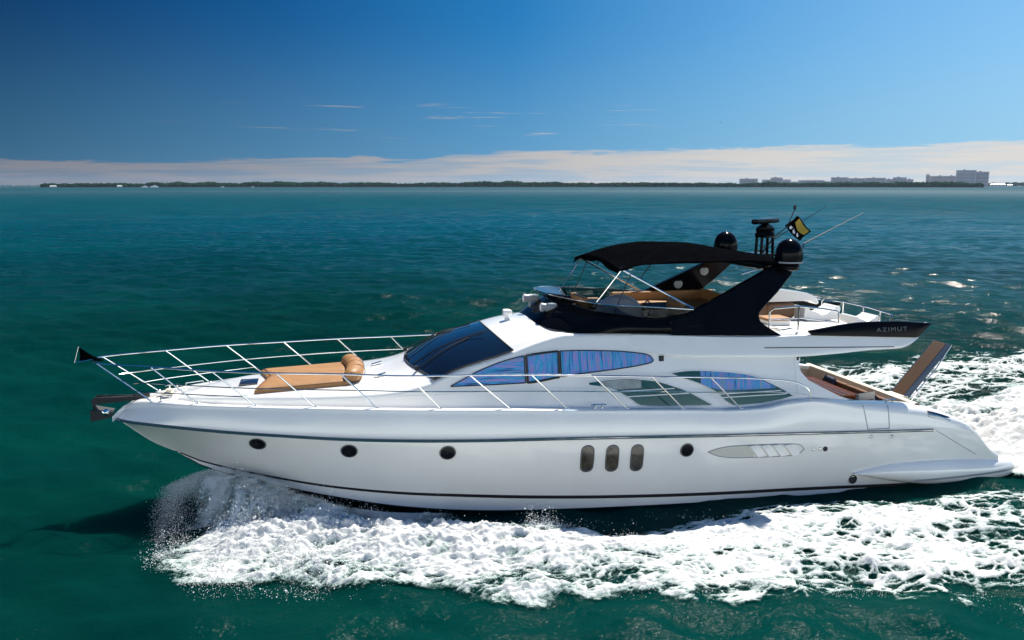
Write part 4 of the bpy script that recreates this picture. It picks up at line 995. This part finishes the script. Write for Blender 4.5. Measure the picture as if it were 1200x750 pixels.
# wet-bar shell and seat behind the arch
sb = MB().prism([(4.35, 3.46), (4.62, 3.66), (5.42, 3.54), (5.66, 3.44), (5.72, 3.30), (5.66, 3.27), (5.50, 3.36), (4.4, 3.36)], lambda a, b: (a, .28, b), lambda a, b: (a, .82, b)).build('bar_shell', M['gel'], Y, False)
bv = sb.modifiers.new('bevel', 'BEVEL'); bv.width = .02; bv.segments = 2
MB().box((4.75, .55, 3.16), (.7, .6, .34), None, .06).build('bar_front', M['brown'], Y)
MB().box((4.25, -.3, 3.10), (.55, .5, .06), None, .02).build('aft_cushion', M['tan'], Y); MB().box((4.25, -.3, 3.02), (.55, .5, .12), None, .02).build('aft_cushion_base', M['gel'], Y)
# stainless rails of the flybridge
near_rail = MB()
zt0 = 3.50
near_rail.tube([(3.58, -1.30, 2.99), (3.58, -1.30, 3.40), (3.66, -1.30, 3.47), (4.24, -1.30, 3.50), (4.8, -1.30, 3.43), (5.12, -1.30, 3.37), (5.16, -1.30, 3.33), (5.17, -1.30, 3.12)], .018, 8)
near_rail.tube([(4.24, -1.30, 2.98), (4.24, -1.30, 3.50)], .018, 8); near_rail.tube([(3.58, -1.30, 3.24), (4.3, -1.30, 3.25), (5.15, -1.30, 3.13)], .012, 8)
near_rail.build('flybridge_rail', M['steel'], Y)
fr_ = MB().tube([(6.45, 1.30, 2.9), (6.45, 1.30, 3.2), (6.48, 1.25, 3.24), (6.53, .5, 3.27), (6.54, -.4, 3.27), (6.5, -1.2, 3.24), (6.48, -1.25, 3.20), (6.48, -1.25, 2.9)], .017, 8)
for v in (.55, -.2, -.8): fr_.tube([(6.53, v, 2.85), (6.53, v, 3.265)], .016, 8)
fr_.build('flybridge_rail', M['steel'], Y)
MB().tube([(3.60, 1.30, 2.99), (3.60, 1.30, 3.40), (3.68, 1.30, 3.45), (5.2, 1.30, 3.36), (6.40, 1.30, 3.24)], .018, 8).tube([(5.2, 1.3, 2.95), (5.2, 1.3, 3.36)], .018, 8).build('flybridge_rail', M['steel'], Y)

# foredeck: guard rail on leaning stanchions
topn = [(-9.50, -.20, 2.745), (-9.45, -.28, 2.74), (-8.41, -.78, 2.72), (-7.31, -1.24, 2.69), (-6.18, -1.54, 2.66), (-5.05, -1.78, 2.64), (-3.87, -2.02, 2.60), (-2.78, -2.13, 2.585), (-1.65, -2.18, 2.545), (-.48, -2.2, 2.475), (.67, -2.2, 2.40), (1.88, -2.2, 2.325), (3.19, -2.2, 2.215), (3.7, -2.2, 2.13), (4.00, -2.2, 1.95), (4.06, -2.2, 1.76)]
basen = [(-8.50, .46), (-7.61, .10), (-6.56, .10), (-5.51, .10), (-4.42, .10), (-3.30, .10), (-2.03, .10), (-.96, .10), (.21, .10), (1.35, .10), (2.56, .10)]
rail = MB(); TL = smoothline(topn, 120)
full = np.vstack([TL[::-1], [(-9.55, 0, 2.75)], TL*[1, -1, 1]])
rail.tube(full, .0165, 8); rail = rail.build('bow_rail', M['steel'], Y)
def stn(i, s):
    u, d = basen[i]; v = .40 if i == 0 else float(FH(u, zg_(u)))-d
    return Vector((u, s*v, float(zg_(u))-.01)), Vector((topn[i+1][0], -s*topn[i+1][1]*-1*-1 if False else s*abs(topn[i+1][1]), topn[i+1][2]))
for s in (-1, 1):
    for i in range(11):
        a, b = stn(i, s)
        MB().tube([a, b], .0145, 8).lathe([(.035, 0), (.03, .02), (.016, .03)], a, 10).build('stanchion', M['steel'], rail)
    mid = [tuple(stn(i, s)[0].lerp(stn(i, s)[1], .53)) for i in range(11)]
    lead = [(mid[0][0]-.16, mid[0][1]*.55, mid[0][2]+.02)]
    MB().tube(smoothline(lead + mid + [(3.55, s*2.2, 1.93), (3.98, s*2.2, 1.86)], 90), .0105, 6).build('middle_wire', M['steel'], rail)
    low = [tuple(stn(i, s)[0].lerp(stn(i, s)[1], .27)) for i in range(3)]
    lead = [(low[0][0]-.16, low[0][1]*.5, low[0][2]+.01)]
    MB().tube(smoothline(lead + low, 30), .0105, 6).build('lower_wire', M['steel'], rail)
# anchor on its bow roller, windlass and hatch
ar = MB(); side = [(-9.62, 1.98), (-9.55, 2.04), (-9.0, 2.02), (-8.62, 2.03), (-8.62, 1.96), (-9.2, 1.93), (-9.58, 1.90)]
for v in (-.09, .09): ar.prism(side, lambda a, b: (a, v-.012, b), lambda a, b: (a, v+.012, b))
ar.lathe([(.05, -.08), (.035, 0), (.05, .08)], (-9.55, 0, 1.96), 14, 'Y'); ar = ar.build('anchor_roller', M['rubber'], Y, False)
an = MB(); an.tube([(-8.9, 0, 1.99), (-9.5, 0, 1.99), (-9.60, 0, 1.86), (-9.50, 0, 1.68)], .035, 8)
an.prism([(-9.62, 1.60), (-9.30, 1.66), (-9.28, 1.74), (-9.62, 1.82)], lambda a, b: (a, -.20, b), lambda a, b: (a, -.02, b-.03))
an.prism([(-9.62, 1.60), (-9.30, 1.66), (-9.28, 1.74), (-9.62, 1.82)], lambda a, b: (a, .20, b), lambda a, b: (a, .02, b-.03)); an.build('anchor', M['rubber'], Y, False)
MB().lathe([(.01, -.07), (.06, -.04), (.06, .04), (.01, .07)], (-9.36, -.16, 1.76), 12, 'Y').build('anchor_pin', M['steel'], Y)
MB().box((-8.28, 0, 2.03), (.20, .18, .07), None, .02).lathe([(.06, 2.05), (.045, 2.08), (.06, 2.12), (.02, 2.13)], (-8.25, -.02, 0), 16).build('windlass', M['cream'], Y)
MB().box((-6.78, 0, 2.175), (.34, .42, .035), None, .012).build('deck_hatch', M['darkglass'], Y)
hb = MB().tube([(-7.98, .25, 2.07), (-7.98, .25, 2.16), (-7.66, .25, 2.19), (-7.66, .25, 2.10)], .012, 6).build('grab_handle', M['steel'], Y)
for u, v in ((-4.28, -.55), (-4.28, .55)): MB().box((u, v, 2.315), (.22, .10, .035), Matrix.Rotation(-.25, 3, 'Y'), .012).build('deck_vent', M['steel'], Y)

# sunbathing pad: two lobes with a notch in front, roll headrest
def padz(u, v): b = float(FW(u, float(sh_(u)))); return float(top_z(u, max(-1, min(1, v/b))))
def pad_mesh(name, v0, v1, uf0, uf1, ub):
    rows = []
    for v in np.linspace(v0, v1, 15):
        t = (v-v0)/(v1-v0); uf = uf0+(uf1-uf0)*t; e = min(1, min(t, 1-t)/.10); r = []
        us_ = np.linspace(uf, ub, 30)
        r.append((uf, v, padz(uf, v)+.002))
        for k, u in enumerate(us_):
            e2 = min(1, min(k, 29-k)/2.0); h = .115*(1-(1-e)**2*.35)*(1-(1-e2)**2*.35); r.append((u, v, padz(u, v)+h))
        r.append((ub, v, padz(ub, v)+.002)); rows.append(r)
    edge = lambda r, dv: [(p[0], p[1]+dv, padz(p[0], p[1])+.002) for p in r]
    o = MB().grid([edge(rows[0], -.01)] + rows + [edge(rows[-1], .01)]).build(name, M['tan'], Y)
    lip = [rows[0][k] for k in range(2, 29)] + [r[29] for r in rows[1:-1]] + [rows[-1][k] for k in range(28, 1, -1)] + [r[2] for r in rows[-2:0:-1]]
    MB().tube([(p[0], p[1], p[2]+.004) for p in lip + [lip[0]]], .008, 5).build('pad_piping', M['brown'], o); return o
pad_mesh('sun_pad', -.86, -.01, -6.62, -6.42, -4.86); pad_mesh('sun_pad', .01, .86, -6.42, -6.62, -4.86)
rows = []
for v in np.linspace(-.80, .80, 25):
    e = 1-max(0, (abs(v)-.70)/.10)**2*.35; cx = -4.74 + .10*(v/.8)**2*-1; cz = padz(-4.74, v)+.14
    rows.append([(cx+.175*e*math.cos(a), v, cz+.135*e*math.sin(a)*(1+.03*math.cos(8*math.pi*v/1.6))) for a in np.linspace(0, 2*math.pi, 21)[:-1]])
mb = MB().grid(rows, True); mb.f += [tuple(range(20)), tuple(len(mb.v)-20+k for k in range(20))]; hr = mb.build('pad_headrest', M['tan'], Y)
for v in (-.40, 0, .40):
    MB().tube([(-4.74+.178*math.cos(a), v, padz(-4.74, v)+.14+.138*math.sin(a)) for a in np.linspace(0, 2*math.pi, 24)], .006, 5).build('headrest_piping', M['brown'], hr)

# gangway swung up over the stern
def gang():
    a = Vector((7.40, 0, 1.26)); b = Vector((8.42, 0, 2.42)); d = (b-a).normalized(); n = Vector((-d.z, 0, d.x)); L = (b-a).length
    rot = Matrix((d, Vector((0, 1, 0)), n)).transposed(); c = (a+b)/2
    g = MB()
    for v in (-.66, -.22): g.box(c + Vector((0, v, 0)) + n*-.05, (L, .035, .13), rot, .01)
    g.box(c + Vector((0, -.44, 0)) - n*.09, (L, .42, .03), rot); g = g.build('gangway', M['blue'], Y)
    MB().box(c + Vector((0, -.44, 0)) + n*.005, (L*.985, .40, .03), rot, .004).build('gangway_tread', M['planks'], g)
    mb = MB().tube([a + d*.25 + n*-.16 + Vector((0, -.68, 0)), a + d*(L*.6) + n*-.17 + Vector((0, -.68, 0)), b + d*.03 + n*-.08 + Vector((0, -.68, 0))], .014, 6)
    mb.tube([a + d*.25 + n*-.16 + Vector((0, -.68, 0)), a + Vector((.1, -.68, -.22))], .014, 6); mb.build('gangway_rail', M['steel'], g)
    MB().box(a + Vector((-.02, -.44, -.10)), (.22, .50, .22), None, .03).build('gangway_hinge', M['cream'], g)
gang()

# ------------------------------------------------------------------ things carried on board, each its own
def pillow(c, rz, tilt, label):
    r = []
    for i in np.linspace(-1, 1, 13):
        r.append([(i*.23*(1-.06*j*j), j*.20*(1-.06*i*i), .075*(1-i**4)**.5*(1-j**4)**.5) for j in np.linspace(-1, 1, 13)])
    mb = MB().grid(r).grid([[(x, y, -z) for x, y, z in q] for q in r]); o = mb.build('pillow', M['navy'], None)
    o.matrix_world = Matrix.Translation(c) @ Matrix.Rotation(rz, 4, 'Z') @ Matrix.Rotation(tilt, 4, 'X'); return tag(o, label, 'pillow', 'navy pillows on the stern seat')
p = pillow((6.29, .60, 1.30), R(90), R(-70), 'navy pillow with a pale bird-wing print, on the seat behind the orange table')
MB().prism([(-.12, .01), (-.03, -.035), (.0, -.06), (.03, -.035), (.12, .01), (.03, .0), (0, -.02), (-.03, .0)], lambda a, b: (a, b, .084), lambda a, b: (a, b, .079)).build('wing_print', M['grey'], p, False)
pillow((6.27, -1.05, 1.28), R(72), R(-72), 'plain dark navy pillow at the near end of the stern seat beside the cream chair')
ch = empty('folding_chair', (5.80, -1.22, .80), R(15)); tag(ch, 'cream folding armchair in the cockpit with its back to the rail side', 'chair')
M['chairframe'] = M['cream']
MB().box((0, 0, .42), (.44, .46, .03), None, .012).build('seat', M['brown'], ch)
MB().box((.0, -.23, .74), (.46, .03, .16), None, .012).build('backrest', M['cream'], ch)
for x in (-.23, .23):
    MB().box((x, .0, .64), (.05, .50, .03), None, .01).build('armrest', M['cream'], ch)
    for y in (-.22, .22): MB().box((x, y, .33 if y > 0 else .41), (.035, .035, .66 if y > 0 else .82), None, .006).build('leg', M['cream'], ch)
def lounger(x, y, s, label):
    prof = [(-.42, 0), (-.40, .22), (-.36, .27), (-.29, .27), (-.25, .20), (-.10, .16), (.06, .08), (.20, .12), (.40, .22), (.46, .28), (.53, .27), (.55, .2), (.52, .13), (.60, .02), (.5, -.04), (-.3, -.06)]
    o = MB().prism([(a*s, b*s) for a, b in prof], lambda a, b: (a, -.28, b), lambda a, b: (a, .28, b)).build('deck_lounger', M['white'], None, False)
    bv = o.modifiers.new('bevel', 'BEVEL'); bv.width = .015; bv.segments = 2; o.location = (x, y, 2.985); return tag(o, label, 'lounger', 'white loungers on the aft flybridge')
lounger(5.62, .35, .95, 'white deck lounger with raised ends on the aft flybridge, nearer the arch')
lounger(6.15, -.55, .62, 'smaller white deck lounger behind the black tail wing with the letters')
# flag on the arch staff
def on_flag(i, j, d=0.0):
    """i runs down the hoist, j out along the fly"""
    a, b, c, e = Vector((4.93, 0, 5.30)), Vector((4.68, 0, 5.06)), Vector((5.24, 0, 4.96)), Vector((5.02, 0, 4.72))
    p = a.lerp(b, i).lerp(c.lerp(e, i), j); return (p.x + .03*math.sin(4*i+3*j), .10 + .07*math.sin(5*j+1.5*i)*(.3+j) - d, p.z + .03*math.sin(6*j+i))
fl = MB().grid([[on_flag(i, j) for j in np.linspace(0, 1, 13)] for i in np.linspace(0, 1, 9)]).build('flag', M['canvas'], None); so = fl.modifiers.new('thick', 'SOLIDIFY'); so.thickness = .006
tag(fl, 'black flag with a gold emblem and white marks flying from the arch staff', 'flag')
MB().grid([[on_flag(i*(1-.35*abs(2*j-1.1)), j, .010) for j in np.linspace(.22, .88, 10)] for i in np.linspace(.10, .56, 6)]).build('gold_emblem', M['yellow'], fl)
for j0 in (.22, .40, .58): MB().grid([[on_flag(i+.05*math.sin(j*30), j, .010) for j in np.linspace(j0, j0+.11, 4)] for i in np.linspace(.68, .84, 4)]).build('white_mark', M['white'], fl)
# black pennant at the bow rail
rows = []
for t in np.linspace(0, 1, 12):
    hh = .23*(1-t)**1.15+.02; rows.append([(-9.78+.40*t, .02+.03*math.sin(6*t+q*2), 2.73+hh*q-.02*t) for q in np.linspace(0, 1, 7)])
pn = MB().grid(rows).build('pennant', M['canvas'], None); so = pn.modifiers.new('thick', 'SOLIDIFY'); so.thickness = .01
tag(pn, 'small black pennant on a short staff at the tip of the bow rail', 'flag')
MB().tube([(-9.86, .0, 2.70), (-9.77, 0, 3.0)], .012, 8).tube([(-9.86, 0, 2.70), (-9.55, 0, 2.75)], .013, 8).build('staff', M['steel'], pn)
